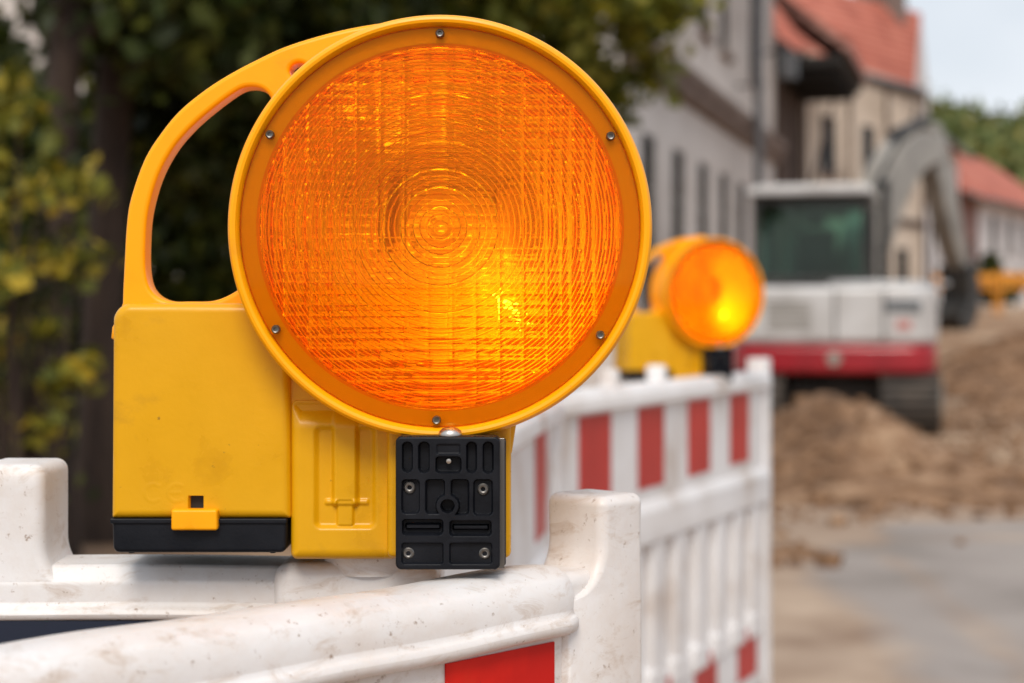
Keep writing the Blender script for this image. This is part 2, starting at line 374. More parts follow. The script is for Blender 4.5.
# ================================================================= HOUSES
def noisewall(name, c0, c1, c2): return noisy(mat(name, c1, .9), [c0, c1, c2], .8, 8, (.3, .7), bump=.3, bscale=30, bdist=.01)[0]
M['plaster_grey'] = noisewall('grey_plaster', (.44, .39, .36), (.60, .545, .51), (.66, .61, .58))
M['plaster_cream'] = noisewall('cream_plaster', (.42, .33, .25), (.62, .51, .41), (.68, .59, .50))
M['plaster_white'] = noisewall('white_plaster', (.60, .56, .54), (.74, .70, .69), (.80, .77, .76))
M['timber'] = noisewall('dark_timber', (.035, .02, .015), (.075, .045, .033), (.12, .08, .06))
M['brown_stone'] = noisewall('brown_stone', (.14, .10, .085), (.20, .15, .13), (.25, .2, .17))
M['glass_dark'] = mat('dark_window_glass', (.008, .008, .009), .25, spec=.12)
M['frame_white'] = mat('window_frame', (.05, .045, .043), .5, spec=.2)
M['zinc'] = mat('zinc_pipe', (.12, .12, .125), .4, .6)
def roofmat(name, c0, c1, c2):
    m, colr, c, mpn = noisy(mat(name, c1, .85), [c0, c1, c2], 1.3, 8, (.3, .7))
    t = m.node_tree; b = t.nodes['Principled BSDF']
    w_ = t.nodes.new('ShaderNodeTexWave'); w_.inputs['Scale'].default_value = 1.6; w_.bands_direction = 'Z'; w_.inputs['Distortion'].default_value = .4
    t.links.new(c.outputs['Object'], w_.inputs['Vector'])
    bp = t.nodes.new('ShaderNodeBump'); bp.inputs['Strength'].default_value = .8; bp.inputs['Distance'].default_value = .05
    t.links.new(w_.outputs['Fac'], bp.inputs['Height']); t.links.new(bp.outputs[0], b.inputs['Normal'])
    return m
M['roof_red'] = roofmat('red_tiles', (.30, .075, .045), (.44, .12, .075), (.52, .18, .12))
M['roof_old'] = roofmat('old_tiles', (.20, .09, .075), (.30, .15, .12), (.38, .22, .19))

def wall_holes(bm, L, H, holes, depth=.25, z0=0):
    """wall sheet in the local xz plane facing -y with recessed openings"""
    xs = sorted({0, L, *[h[0] for h in holes], *[h[2] for h in holes]}); zs = sorted({z0, H, *[h[1] for h in holes], *[h[3] for h in holes]})
    def ish(x, z): return any(h[0] < x < h[2] and h[1] < z < h[3] for h in holes)
    for a, b_ in zip(xs, xs[1:]):
        for c, d in zip(zs, zs[1:]):
            if not ish((a+b_)/2, (c+d)/2):
                bm.faces.new([bm.verts.new(p) for p in ((a, 0, c), (b_, 0, c), (b_, 0, d), (a, 0, d))])
    for (a, c, b_, d) in holes:
        for q in (((a,0,c),(a,depth,c),(a,depth,d),(a,0,d)), ((b_,0,d),(b_,depth,d),(b_,depth,c),(b_,0,c)),
                  ((a,0,d),(a,depth,d),(b_,depth,d),(b_,0,d)), ((b_,0,c),(b_,depth,c),(a,depth,c),(a,0,c))):
            bm.faces.new([bm.verts.new(p) for p in q])
def window_part(parent, a, c, b_, d, depth=.02, bars=1):
    bm = B(); t = .05; e = .004
    x0, x1, z0, z1 = a+e, b_-e, c+e, d-e; y0, y1 = depth, depth+.05
    box(bm, (x0, y0, z0), (x0+t, y1, z1)); box(bm, (x1-t, y0, z0), (x1, y1, z1))
    box(bm, (x0+t, y0, z1-t), (x1-t, y1, z1)); box(bm, (x0+t, y0, z0), (x1-t, y1, z0+t))
    mid = (x0+x1)/2; box(bm, (mid-.03, y0-.003, z0+t), (mid+.03, y1, z1-t))
    if bars: zz = z0+(z1-z0)*.68; box(bm, (x0+t, y0-.006, zz-.03), (x1-t, y1-.004, zz+.03))
    w_ = obj('window', bm, M['frame_white'], parent)
    bm = B(); box(bm, (x0+.01, y1-.02, z0+.01), (x1-.01, y1+.01, z1-.01)); obj('pane', bm, M['glass_dark'], w_)
    bm = B(); box(bm, (a-.06, -.09, c-.09), (b_+.06, depth-.01, c-.002)); obj('sill', bm, M['brown_stone'], w_)
    return w_
def house(name, p1, p2, H, depth, wallm, roofm, label, holes, ridge=2.8, over=.45, z0=-.5, roof=True, group='houses lining the street', hip=0, gcut=0):
    p1 = Vector((p1[0], p1[1], 0)); p2 = Vector((p2[0], p2[1], 0)); d = p2-p1; L = d.length
    r = empty(name, p1, math.atan2(d.y, d.x)); tag(r, label, 'house', group)
    bm = B(); wall_holes(bm, L, H, holes, z0=z0)
    # side and back walls (with gables)
    rz = H+ridge
    for x in (0, L):
        bm.faces.new([bm.verts.new(q) for q in ((x, 0, z0), (x, 0, H), (x, depth/2, rz-.12), (x, depth, H), (x, depth, z0))])
    bm.faces.new([bm.verts.new(q) for q in ((0, depth, z0), (L, depth, z0), (L, depth, H), (0, depth, H))])
    bmesh.ops.remove_doubles(bm, verts=bm.verts, dist=1e-4)
    obj('wall', bm, M[wallm], r)
    for h in holes: window_part(r, *h)
    if roof:
        sl_ = ridge/(depth/2); t = .16
        bm = B()
        prof = [(-over, H-over*sl_), (depth/2, rz), (depth+over, H-over*sl_), (depth+over, H-over*sl_+t), (depth/2, rz+t*1.2), (-over, H-over*sl_+t)]
        prism(bm, prof, -.3, L+.3, plane='yz')
        rf = obj('roof', bm, M[roofm], r)
        bm = B(); tube(bm, [(-.3, -over-.06, H-over*sl_+.02), (L+.3, -over-.06, H-over*sl_+.02)], .075, 8); obj('gutter', bm, M['zinc'], rf)
    return r, L, H, rz
def facade_pt(dd, a=-4): return (a+.286*dd, dd)
# grey plaster house with the row of tall narrow windows
def s_of(dd): return (dd-18)/.9615
hs = [(s_of(a), 1.25, s_of(a)+.82, 3.2) for a in (19.05, 20.85, 22.65, 24.35, 26.05, 27.8)]
hs += [(s_of(a), 4.95, s_of(a)+.82, 6.6) for a in (19.05, 20.85, 22.65, 24.35, 27.3)]
h1, L1, H1, _ = house('plaster_house', facade_pt(18), facade_pt(30.2), 7.6, 9, 'plaster_grey', 'roof_old', 'grey plaster house with tall narrow windows and brown cornice behind the second lamp', hs)
bm = B(); prism(bm, [(-.16, 3.9), (-.16, 4.0), (-.24, 4.06), (-.24, 4.16), (-.003, 4.28), (-.003, 3.8)], -.05, L1+.02, plane='yz'); obj('cornice', bm, M['brown_stone'], h1)
bm = B(); xx = s_of(25.85); tube(bm, [(xx, -.34, 0), (xx, -.34, 7.4)], .075, 10)
for z in (1.5, 4.6, 6.6): tube(bm, [(xx, -.34, z), (xx, -.34, z+.07)], .10, 10); box(bm, (xx-.02, -.3, z), (xx+.02, .02, z+.04))
obj('downpipe', bm, M['zinc'], h1, smooth=40)
bm = B(); tube(bm, [(s_of(27.2), -.004, 5.3), (s_of(27.2), -.6, 5.35)], .025, 6); box(bm, (s_of(27.2)-.12, -.75, 4.9), (s_of(27.2)+.12, -.5, 5.3)); obj('wall_lantern', bm, M['zinc'], h1)
# house with the deep dark eave
h2, L2, H2, _ = house('timber_house', facade_pt(30.4, -4.0), facade_pt(34.1, -4.0), 6.0, 7, 'timber', 'roof_old', 'dark timber house front under a deep black eave between grey and cream houses', [(1.0, .2, 2.6, 2.9)], ridge=3.2, over=.12)
bm = B(); box(bm, (-.2, -1.15, 5.55), (L2+.1, -.01, 5.72)); box(bm, (-.2, -1.2, 5.58), (L2+.1, -1.15, 5.95))
for k in range(6): box(bm, (.1+k*.68, -1.1, 5.38), (.22+k*.68, -.02, 5.548))
obj('eave', bm, mat('black_timber', (.012, .010, .009), .8), h2)
bm = B()
for k in (0.05, .9, 2.75, 3.55): box(bm, (k, -.05, 0), (k+.16, -.002, 5.5))
obj('timber_post', bm, M['timber'], h2)
bm = B(); prism(bm, [(-1.32, 5.72), (0.1, 6.85), (0.1, 7.02), (-1.32, 5.9)], -.3, L2+.2, plane='yz'); obj('lower_roof', bm, M['roof_old'], h2)
# cream half timbered house, turned a little
p3a, p3b = (5.82, 34.3), (9.75, 40.3)
hs3 = [(1.0, 1.3, 1.8, 2.7), (3.2, 1.3, 4.0, 2.7), (5.3, 1.3, 6.1, 2.7), (1.0, 4.1, 1.8, 5.3), (3.2, 4.1, 4.0, 5.3), (5.3, 4.1, 6.1, 5.3)]
h3, L3, H3, _ = house('half_timbered_house', p3a, p3b, 6.5, 6.5, 'plaster_cream', 'roof_red', 'cream half timbered house with dark red gutter line behind the excavator boom', hs3, roof=False, ridge=.3)
bm = B()
for xx in (.05, 2.4, 4.6, L3-.2): box(bm, (xx, -.035, .1), (xx+.15, -.002, 6.45))
for zz in (3.2, 6.2): box(bm, (.0, -.05, zz), (L3, -.036, zz+.17))
for x0_, x1_ in ((.25, 1.9), (4.75, 6.6)):
    Mx = Matrix.Translation((x0_, -.02, 3.45)) @ Matrix.Rotation(-math.atan2(2.6, x1_-x0_), 4, 'Y'); box(bm, (0, -.013, -.06), (math.hypot(2.6, x1_-x0_), .015, .06), Mx)
obj('timber_frame', bm, M['timber'], h3)
def roof_poly(parent, pts, t, m, name='roof'):
    """slanted roof slab through world points"""
    inv = parent.matrix_basis.inverted(); bm = B()
    n = (Vector(pts[1])-Vector(pts[0])).cross(Vector(pts[2])-Vector(pts[0])).normalized()
    if n.z < 0: n = -n
    a = [bm.verts.new(inv @ Vector(p)) for p in pts]; b_ = [bm.verts.new(inv @ (Vector(p)-n*t)) for p in pts]
    bm.faces.new(a); bm.faces.new(b_[::-1])
    for i in range(len(pts)): j = (i+1) % len(pts); bm.faces.new((a[i], a[j], b_[j], b_[i]))
    bmesh.ops.recalc_face_normals(bm, faces=bm.faces)
    return obj(name, bm, m, parent)
E1, E2 = P(770, 40, 34.3), P(915, 88, 39.7); R1, R2 = P(770, -25, 38), P(921, 13, 43.5)
E1.z = E2.z+.05
rf = roof_poly(h3, [E1, E2, R2, R1], .2, M['roof_red'])
bm = B(); inv = h3.matrix_basis.inverted(); tube(bm, [inv @ (E1+Vector((.1, -.12, -.1))), inv @ (E2+Vector((.1, -.12, -.1)))], .10, 8); obj('gutter', bm, M['zinc'], rf)
bm = B(); gp = [Vector((9.78, 40.25, -.5)), P(914, 92, 40.2), P(921, 15, 43.5), P(929, 98, 47), P(929, 98, 47)*1]; gp[4].z = -.5
va = [bm.verts.new(inv @ p) for p in gp]; bm.faces.new(va)
vb = [bm.verts.new(inv @ (p+Vector((-.25, .05, 0)))) for p in gp]; bm.faces.new(vb[::-1])
for i in range(5): j = (i+1) % 5; bm.faces.new((va[i], va[j], vb[j], vb[i]))
bmesh.ops.recalc_face_normals(bm, faces=bm.faces); obj('gable', bm, M['plaster_white'], h3)
for px in (868, 893):
    c = inv @ P(px, 14, 42.0); bm = B(); box(bm, (c.x-.25, c.y-.25, c.z-1.2), (c.x+.25, c.y+.25, c.z+.75)); box(bm, (c.x-.31, c.y-.31, c.z+.65), (c.x+.31, c.y+.31, c.z+.74)); obj('chimney', bm, M['brown_stone'], rf)
# pale house behind the stick of the excavator
a, b_ = P(906, 300, 44), P(958, 300, 54)
house('pale_house', (a.x, a.y), (b_.x, b_.y), 6.3, 6, 'plaster_white', 'roof_red', 'pale plastered house with small dark windows seen behind the excavator stick',
      [(1.6, 2.4, 2.5, 3.9), (4.4, 2.4, 5.3, 3.9), (7.2, 2.4, 8.1, 3.9), (1.6, 4.5, 2.5, 5.6), (4.4, 4.5, 5.3, 5.6), (7.2, 4.5, 8.1, 5.6)], ridge=1.4, over=.35, z0=0)
a, b_ = P(953, 300, 58), P(978, 300, 63)
house('brick_house', (a.x, a.y), (b_.x, b_.y), 5.6, 6, 'roof_old', 'roof_red', 'reddish brown narrow house left of the white far house', [(1.5, 2.6, 2.4, 3.9), (3.4, 2.6, 4.3, 3.9)], ridge=2.0, z0=0)
a, b_ = P(978, 300, 63.2), P(1062, 300, 76)
house('white_house', (a.x, a.y), (b_.x, b_.y), 5.7, 7, 'plaster_white', 'roof_red', 'white far house with red tiled roof below the wooded hill at the right edge',
      [(2+k*2.6, 3.6, 2.9+k*2.6, 5.0) for k in range(4)], ridge=2.4, z0=0)
a, b_ = P(930, 300, 72), P(1000, 300, 96)
house('far_house', (a.x, a.y), (b_.x, b_.y), 8.0, 7, 'plaster_cream', 'roof_red', 'farther house whose red roof rises behind the narrow reddish house', [(3, 4, 4, 5.4), (7, 4, 8, 5.4)], ridge=2.2, z0=0)

# ================================================================= PLANTS
def leaves(name, C, size, m, parent=None, elong=1.6, per=1):
    """many leaf faces at centres C"""
    n = len(C)
    q = RNG.normal(size=(n, 3)); q /= np.linalg.norm(q, axis=1)[:, None]
    r = RNG.normal(size=(n, 3)); u = np.cross(q, r); u /= np.linalg.norm(u, axis=1)[:, None]; v = np.cross(q, u)
    s = size*RNG.uniform(.6, 1.3, n)[:, None]
    a = C-u*s*elong*.5; b_ = C+v*s*.5+u*s*.1; c = C+u*s*elong*.5+q*s*.12; d = C-v*s*.5+u*s*.1
    V = np.stack([a, b_, c, d], 1).reshape(-1, 3); Fq = np.arange(4*n).reshape(n, 4)
    return link(name, np_mesh(name, V, Fq), m, parent)
def clumps(cen, rad, ncl, nl, spread=.34, shell=.45):
    """leaf centres in clumps spread through an ellipsoid"""
    q = RNG.normal(size=(ncl, 3)); q /= np.linalg.norm(q, axis=1)[:, None]
    rr = RNG.uniform(shell, 1, ncl)[:, None]**.6
    cc = np.array(cen)+q*rr*np.array(rad)
    sz = RNG.uniform(.5, 1.2, ncl)*spread*np.mean(rad)
    pts = np.repeat(cc, nl, 0)+RNG.normal(size=(ncl*nl, 3))*np.repeat(sz, nl)[:, None]*.5*np.array([1, 1, .75])
    return pts, cc
def tree(name, x, y, rtrunk, htrunk, crowns, leafm, label, leaf=.07, nl=130, ncl=60, spread=.3, lean=(0, 0), limbs=7, group=None, cat='tree'):
    r = empty(name, (x, y, 0)); tag(r, label, cat, group)
    bm = B(); pts = []
    for k in range(9):
        t = k/8; pts.append((lean[0]*t+.05*math.sin(5*t+x), lean[1]*t+.05*math.cos(4*t+y), htrunk*t-.05))
    tube(bm, pts, [rtrunk*(1.35 if k == 0 else 1)*(1-.55*k/8) for k in range(9)], 12)
    allp = []
    for cen, rad in crowns:
        p, cc = clumps(cen, rad, ncl, nl, spread); allp.append(p)
        for k in range(limbs):
            e = Vector(cc[k]); s0 = Vector(pts[random.randint(4, 8)]); mid = (s0+e)/2+Vector((0, 0, .12))
            tube(bm, [s0, mid, e], [rtrunk*.35, rtrunk*.2, rtrunk*.06], 7)
    obj('trunk', bm, M['bark'], r, smooth=50)
    o = leaves('crown', np.concatenate(allp), leaf, M[leafm], r)
    return r
# dark stems on the left
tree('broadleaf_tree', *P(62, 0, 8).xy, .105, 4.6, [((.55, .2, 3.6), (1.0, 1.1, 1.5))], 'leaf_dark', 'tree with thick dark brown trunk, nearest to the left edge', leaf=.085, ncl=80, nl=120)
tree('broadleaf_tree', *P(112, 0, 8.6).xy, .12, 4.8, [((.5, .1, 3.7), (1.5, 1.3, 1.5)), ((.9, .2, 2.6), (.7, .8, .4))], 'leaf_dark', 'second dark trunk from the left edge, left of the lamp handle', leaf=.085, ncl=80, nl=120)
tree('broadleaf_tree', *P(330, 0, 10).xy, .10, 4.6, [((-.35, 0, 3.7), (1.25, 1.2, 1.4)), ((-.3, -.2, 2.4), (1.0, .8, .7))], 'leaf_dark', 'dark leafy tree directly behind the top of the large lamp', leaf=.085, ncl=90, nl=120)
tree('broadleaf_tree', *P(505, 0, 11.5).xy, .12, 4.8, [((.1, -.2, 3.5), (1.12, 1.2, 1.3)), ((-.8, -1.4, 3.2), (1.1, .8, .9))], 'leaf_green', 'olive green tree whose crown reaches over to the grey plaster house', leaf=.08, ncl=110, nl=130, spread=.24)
# shrub with yellowing leaves
def shrub(x, y, cen, rad, leafm, label, ncl=26, nl=70, leaf=.06, spread=.3):
    r = empty('shrub', (x, y, 0)); tag(r, label, 'shrub')
    p, cc = clumps(cen, rad, ncl, nl, spread, .1)
    bm = B()
    for c in cc[:14]: tube(bm, [(random.uniform(-.1, .1), random.uniform(-.1, .1), -.02), (c[0]*.4, c[1]*.4, c[2]*.55), tuple(c)], [.02, .014, .005], 6)
    obj('stem', bm, M['bark'], r, smooth=50); leaves('foliage', p, leaf, M[leafm], r)
    return r
shrub(*P(8, 0, 6.0).xy, (0, 0, 1.15), (.28, .35, .95), 'leaf_yellow', 'yellowing shrub at the left edge above the white barrier post', ncl=26, nl=38, leaf=.05, spread=.2)
shrub(*P(-30, 0, 6.6).xy, (0, 0, 1.2), (.35, .4, 1.1), 'leaf_dark', 'dark green shrub behind the yellowing shrub at the left edge', ncl=40, nl=70)
# clipped dark hedge behind the trunks
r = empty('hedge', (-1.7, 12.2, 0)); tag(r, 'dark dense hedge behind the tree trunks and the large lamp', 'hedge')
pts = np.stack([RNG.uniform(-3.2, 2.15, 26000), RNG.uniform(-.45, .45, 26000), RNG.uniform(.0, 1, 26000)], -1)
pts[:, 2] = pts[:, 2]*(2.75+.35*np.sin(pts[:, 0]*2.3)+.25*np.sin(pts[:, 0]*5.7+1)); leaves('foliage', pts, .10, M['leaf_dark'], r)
bm = B()
for k in range(14): x = -3+.38*k; tube(bm, [(x, 0, -.05), (x+.1, .05, 1.2), (x-.05, 0, 2.3)], [.04, .03, .01], 6)
obj('stem', bm, M['bark'], r, smooth=50)
# garden wall side house behind the hedge
house('garden_house', (-9.5, 21.0), (-.9, 19.2), 7.0, 5, 'plaster_grey', 'roof_old', 'grey house glimpsed through gaps in the dark trees on the left', [(1.5, 1.2, 2.4, 3), (4.5, 1.2, 5.4, 3), (1.5, 4.4, 2.4, 6), (6.0, 4.4, 6.9, 6)], z0=0)
# small garden bush under the far white house
p = P(993, 262, 60); r = empty('bush', (p.x, p.y, 1.4)); tag(r, 'dark green bush in front of the white far house', 'bush')
q, _ = clumps((0, 0, 1.0), (1.1, .8, .9), 30, 60, .4, .1); leaves('foliage', q, .2, M['leaf_dark'], r)
bm = B(); tube(bm, [(0, 0, -.1), (0, 0, 1)], [.08, .03], 6); obj('stem', bm, M['bark'], r)
# wooded hill
hx = np.linspace(-40, 400, 70); hy = np.linspace(190, 520, 50)
def hill_z(x, y):
    t = np.clip((y-190)/130, 0, 1); t = t*t*(3-2*t)
    return 1.3+t*(31+6*np.sin(x/38+.9)-np.clip((x-105)/10, 0, 8)*1.0)
o = sheet('hill', hx, hy, hill_z, M['leaf_hill']); tag(o, kind='structure')
n = 4200; X = RNG.uniform(40, 240, n); Y = RNG.uniform(200, 400, n); Z = hill_z(X, Y)
allp = []
cols = RNG.uniform(2.2, 4.2, n)
C = np.repeat(np.stack([X, Y, Z+cols*.9], -1), 30, 0)+RNG.normal(size=(n*30, 3))*np.repeat(cols, 30)[:, None]*np.array([.42, .42, .55])
o = leaves('wood', C, 1.5, M['leaf_hill']); tag(o, 'autumn green wood covering the hill above the red roofs', 'wood', kind='stuff')

# ================================================================= EXCAVATOR
M['ex_white'] = noisy(mat('white_paint', (.6, .6, .6), .35, coat=.3), [(.42, .40, .39), (.56, .55, .55)], 3, 5, (.3, .6))[0]
M['ex_red'] = noisy(mat('red_paint', (.35, .01, .02), .35, coat=.3), [(.25, .006, .014), (.36, .010, .020)], 3, 5)[0]
M['ex_black'] = noisy(mat('dark_metal', (.015, .015, .015), .5), [(.008, .008, .008), (.03, .026, .022)], 4, 5)[0]
M['ex_track'] = noisy(mat('dusty_rubber', (.04, .035, .03), .8), [(.025, .022, .02), (.09, .07, .055)], 4, 6)[0]
M['ex_grey'] = noisy(mat('grey_arm_paint', (.2, .19, .18), .4), [(.21, .19, .165), (.36, .33, .29)], 3, 6)[0]
def tinted():
    m = bpy.data.materials.new('cab_glass'); m.use_nodes = True; t = m.node_tree; t.nodes.clear()
    o = t.nodes.new('ShaderNodeOutputMaterial'); gl = t.nodes.new('ShaderNodeBsdfGlossy'); gl.inputs['Roughness'].default_value = .03
    tr = t.nodes.new('ShaderNodeBsdfTransparent'); tr.inputs[0].default_value = (.62, .80, .74, 1)
    fr = t.nodes.new('ShaderNodeFresnel'); fr.inputs[0].default_value = 1.5
    mm = t.nodes.new('ShaderNodeMixShader'); t.links.new(fr.outputs[0], mm.inputs[0]); t.links.new(tr.outputs[0], mm.inputs[1]); t.links.new(gl.outputs[0], mm.inputs[2]); t.links.new(mm.outputs[0], o.inputs[0])
    return m
M['cab_glass'] = tinted()
def excavator():
    sc = 16.4/F
    c = P(838, 435, 17.3); yaw = R(-14)                # local +y = forward, away from the camera
    r = empty('mini_excavator', (c.x, c.y, 0), yaw)
    tag(r, 'white and red tracked mini excavator with dark cab seen from behind on the sand', 'excavator')
    W = .985
    # upper body: rounded counterweight plan
    def plan(hw, back, front, rr=.28, n=6):
        p = []
        for cx, cy, a0 in ((hw-rr, back+rr, -90), (hw-.1, front-.1, 0), (-hw+.1, front-.1, 90), (-hw+rr, back+rr, 180)):
            q = rr if cy < 0 else .1
            for k in range(n+1): a = R(a0+90*k/n); p.append((cx+q*math.cos(a), cy+q*math.sin(a)))
        return p
    def slab(z0, z1, hw, back, front, m, name, par=r, b=.03):
        bm = B(); prism(bm, plan(hw, back, front), z0, z1, plane='xy'); return obj(name, bm, m, par, bevel=b, seg=3, smooth=40)
    body = slab(.86, 1.42, W, -1.0, .95, M['ex_white'], 'upper_body', b=.06)
    slab(.575, .855, W-.01, -1.02, .9, M['ex_red'], 'counterweight', b=.05)
    slab(1.425, 1.47, .5, -.8, -.1, M['ex_white'], 'engine_cover').location = (.42, 0, 0)
    bm = B()
    for x in (.02, .48): box(bm, (x, -1.014, .9), (x+.015, -.99, 1.38))
    obj('panel_gap', bm, M['ex_black'], body)
    bm = B(); box(bm, (.49, -1.012, 1.17), (.83, -.98, 1.28)); obj('logo_plate', bm, mat('grey_decal', (.13, .14, .15), .5), body)
    bm = B(); box(bm, (.6, -1.011, 1.0), (.74, -.98, 1.09)); obj('emblem', bm, mat('pale_red_decal', (.5, .22, .2), .5), body)
    bm = B(); lathe_y(bm, [(0, -1.045), (.06, -1.045), (.07, -1.03), (.07, -.99)], 16, .02, .72); obj('tow_ring', bm, M['ex_grey'], r, smooth=40)
    bm = B()
    for k in range(6): box(bm, (-.62, -1.012, 1.0+k*.05), (-.2, -.985, 1.02+k*.05))
    obj('vent_grille', bm, M['ex_grey'], body)
    bm = B(); tube(bm, [(.92, -.7, 1.40), (.92, -.7, 1.62), (.92, .3, 1.62), (.92, .3, 1.40)], .016, 8); obj('handrail', bm, M['ex_black'], r)
    # cab on the left
    x0, x1, y0, y1, z0, z1 = -.80, .34, -.62, .85, 1.42, 2.32
    bm = B(); t = .075
    for x in (x0, x1-t):
        for y in (y0, y1-t): box(bm, (x, y, z0), (x+t, y+t, z1))
    box(bm, (x0+t, y0+.005, z0), (x1-t, y0+t, z0+.10)); box(bm, (x0+t, y0+.005, z1-.10), (x1-t, y0+t, z1)); box(bm, (x0+t, y1-t, z1-.08), (x1-t, y1-.005, z1)); box(bm, (x0+t, y1-t, z0), (x1-t, y1-.005, z0+.06))
    for x in (x0+.005, x1-t): box(bm, (x, y0+t, z0), (x+t-.005, y1-t, z0+.12)); box(bm, (x, y0+t, z1-.09), (x+t-.005, y1-t, z1))
    cab = obj('cab', bm, M['ex_black'], r, bevel=.012)
    bm = B(); prism(bm, [(x0-.06, z1), (x1+.04, z1), (x1+.02, z1+.07), (x1-.1, z1+.10), (x0+.1, z1+.10), (x0-.04, z1+.07)], y0-.09, y1+.1); obj('cab_roof', bm, M['ex_white'], cab, bevel=.02)
    for nm, lo, hi in (('rear_window', (x0+t, y0+.03, z0+.10), (x1-t, y0+.036, z1-.10)), ('windscreen', (x0+t, y1-.04, z0+.06), (x1-t, y1-.034, z1-.08)),
                       ('side_window', (x0+.03, y0+t, z0+.12), (x0+.036, y1-t, z1-.09)), ('side_window', (x1-.036, y0+t, z0+.12), (x1-.03, y1-t, z1-.09))):
        bm = B(); box(bm, lo, hi); obj(nm, bm, M['cab_glass'], cab)
    bm = B(); box(bm, (-.42, -.25, 1.38), (.02, .3, 1.62)); box(bm, (-.40, -.3, 1.6), (.0, -.18, 2.0)); box(bm, (-.3, -.29, 2.02), (-.1, -.2, 2.14)); obj('seat', bm, M['ex_black'], cab, bevel=.04)
    bm = B(); tube(bm, [(-.2, .45, 1.4), (-.2, .42, 1.75)], .03, 8); tube(bm, [(.05, .3, 1.4), (.08, .35, 1.85)], .015, 6); tube(bm, [(-.45, .3, 1.4), (-.48, .35, 1.85)], .015, 6); obj('control_lever', bm, M['ex_black'], cab)
    # undercarriage
    bm = B(); box(bm, (-.45, -.55, .25), (.45, .55, .5)); tube(bm, [(0, 0, .45), (0, 0, .58)], .42, 24); obj('undercarriage', bm, M['ex_black'], r, bevel=.02)
    for s in (-1, 1):
        cx = s*.735; hw = .265
        L_, rr, n = .85, .27, 10; belt = []
        for k in range(n+1): a = R(90+180*k/n); belt.append((-L_+rr*math.cos(a), .28+rr*math.sin(a)))
        for k in range(n+1): a = R(-90+180*k/n); belt.append((L_+rr*math.cos(a), .28+rr*math.sin(a)))
        bm = B(); prism(bm, belt, cx-hw, cx+hw, plane='yz')
        # grousers round the belt
        per = belt+[belt[0]]
        for (ya, za), (yb, zb) in zip(per, per[1:]):
            ln = math.hypot(yb-ya, zb-za); m_ = max(1, round(ln/.11))
            for k in range(m_):
                t_ = (k+.5)/m_; y, z = ya+(yb-ya)*t_, za+(zb-za)*t_
                Mx = Matrix.Translation((cx, y, z)) @ Matrix.Rotation(math.atan2(zb-za, yb-ya), 4, 'X'); box(bm, (-hw-.01, -.025, -.03), (hw+.01, .025, .03), Mx)
        tr = obj('track', bm, M['ex_track'], r)
        bm = B()
        for y in (-.85, -.4, 0, .4, .85): tube(bm, [(cx+s*(hw+.012), y, .28), (cx+s*(hw+.03), y, .28)], .16 if abs(y) > .8 else .09, 16)
        obj('wheel', bm, M['ex_grey'], tr)
    # arm in its own vertical plane
    Rw = Matrix.Rotation(yaw, 4, 'Z'); inv = (Matrix.Translation((c.x, c.y, 0)) @ Rw).inverted()
    Pb = Vector((3.50, 18.1, 1.05)); dirv = Vector((.537, .843, 0)).normalized(); side = Vector((dirv.y, -dirv.x, 0))
    def seg(name, pl, hw, m, par):
        bm = B(); a = [bm.verts.new(inv @ (Pb+dirv*u+Vector((0, 0, z))-side*hw)) for u, z in pl]; b2 = [bm.verts.new(inv @ (Pb+dirv*u+Vector((0, 0, z))+side*hw)) for u, z in pl]
        n = len(pl); bm.faces.new(a); bm.faces.new(b2[::-1])
        for i in range(n): j = (i+1) % n; bm.faces.new((a[j], a[i], b2[i], b2[j]))
        bmesh.ops.recalc_face_normals(bm, faces=bm.faces); return obj(name, bm, m, par, bevel=.02)
    top = [(-.05, .0), (.15, .62), (.55, 1.22), (1.15, 1.80), (1.8, 2.14), (2.4, 2.25), (2.95, 2.16)]
    bot = [(2.95, 1.92), (2.5, 1.86), (2.0, 1.66), (1.5, 1.28), (1.0, .72), (.62, .25), (.32, -.05)]
    boom = seg('boom', catmull(top, 4, False)+[top[-1]]+catmull(bot, 4, False)+[bot[-1]], .15, M['ex_grey'], r)
    stick = seg('stick', [(2.6, 2.36), (2.85, 2.40), (3.15, 2.18), (3.7, 1.25), (4.0, .62), (3.82, .55), (3.25, 1.15), (2.75, 1.80)], .12, M['ex_grey'], r)
    seg('bucket', [(3.7, .72), (4.05, .75), (4.2, .45), (4.15, .15), (3.9, -.08), (3.5, -.1), (3.35, .08), (3.6, .12), (3.78, .3)], .19, M['ex_black'], r)
    bm = B(); g_ = lambda u, z, o=0: inv @ (Pb+dirv*u+Vector((0, 0, z))+side*o)
    tube(bm, [g_(.6, .35), g_(1.35, 1.55)], .06, 10); obj('hydraulic_cylinder', bm, M['ex_black'], boom, smooth=40)
    bm = B(); tube(bm, [g_(1.5, 2.14), g_(2.7, 2.44)], .055, 10); obj('hydraulic_cylinder', bm, M['ex_black'], boom, smooth=40)
    bm = B(); tube(bm, [g_(3.2, 2.3), g_(4.0, 1.0)], .05, 10); obj('hydraulic_cylinder', bm, M['ex_black'], stick, smooth=40)
    # hoses and exhaust
    bm = B(); tube(bm, [g_(.1, .5, .1), g_(.7, 1.5, .1), g_(1.6, 2.16, .1), g_(2.3, 2.36, .1)], .025, 6); obj('hose', bm, M['ex_black'], boom)
    bm = B(); tube(bm, [(.46, .1, 1.4), (.46, .1, 2.42), (.46, .06, 2.5)], .05, 10); obj('exhaust', bm, M['ex_black'], r)
    return r
excavator()
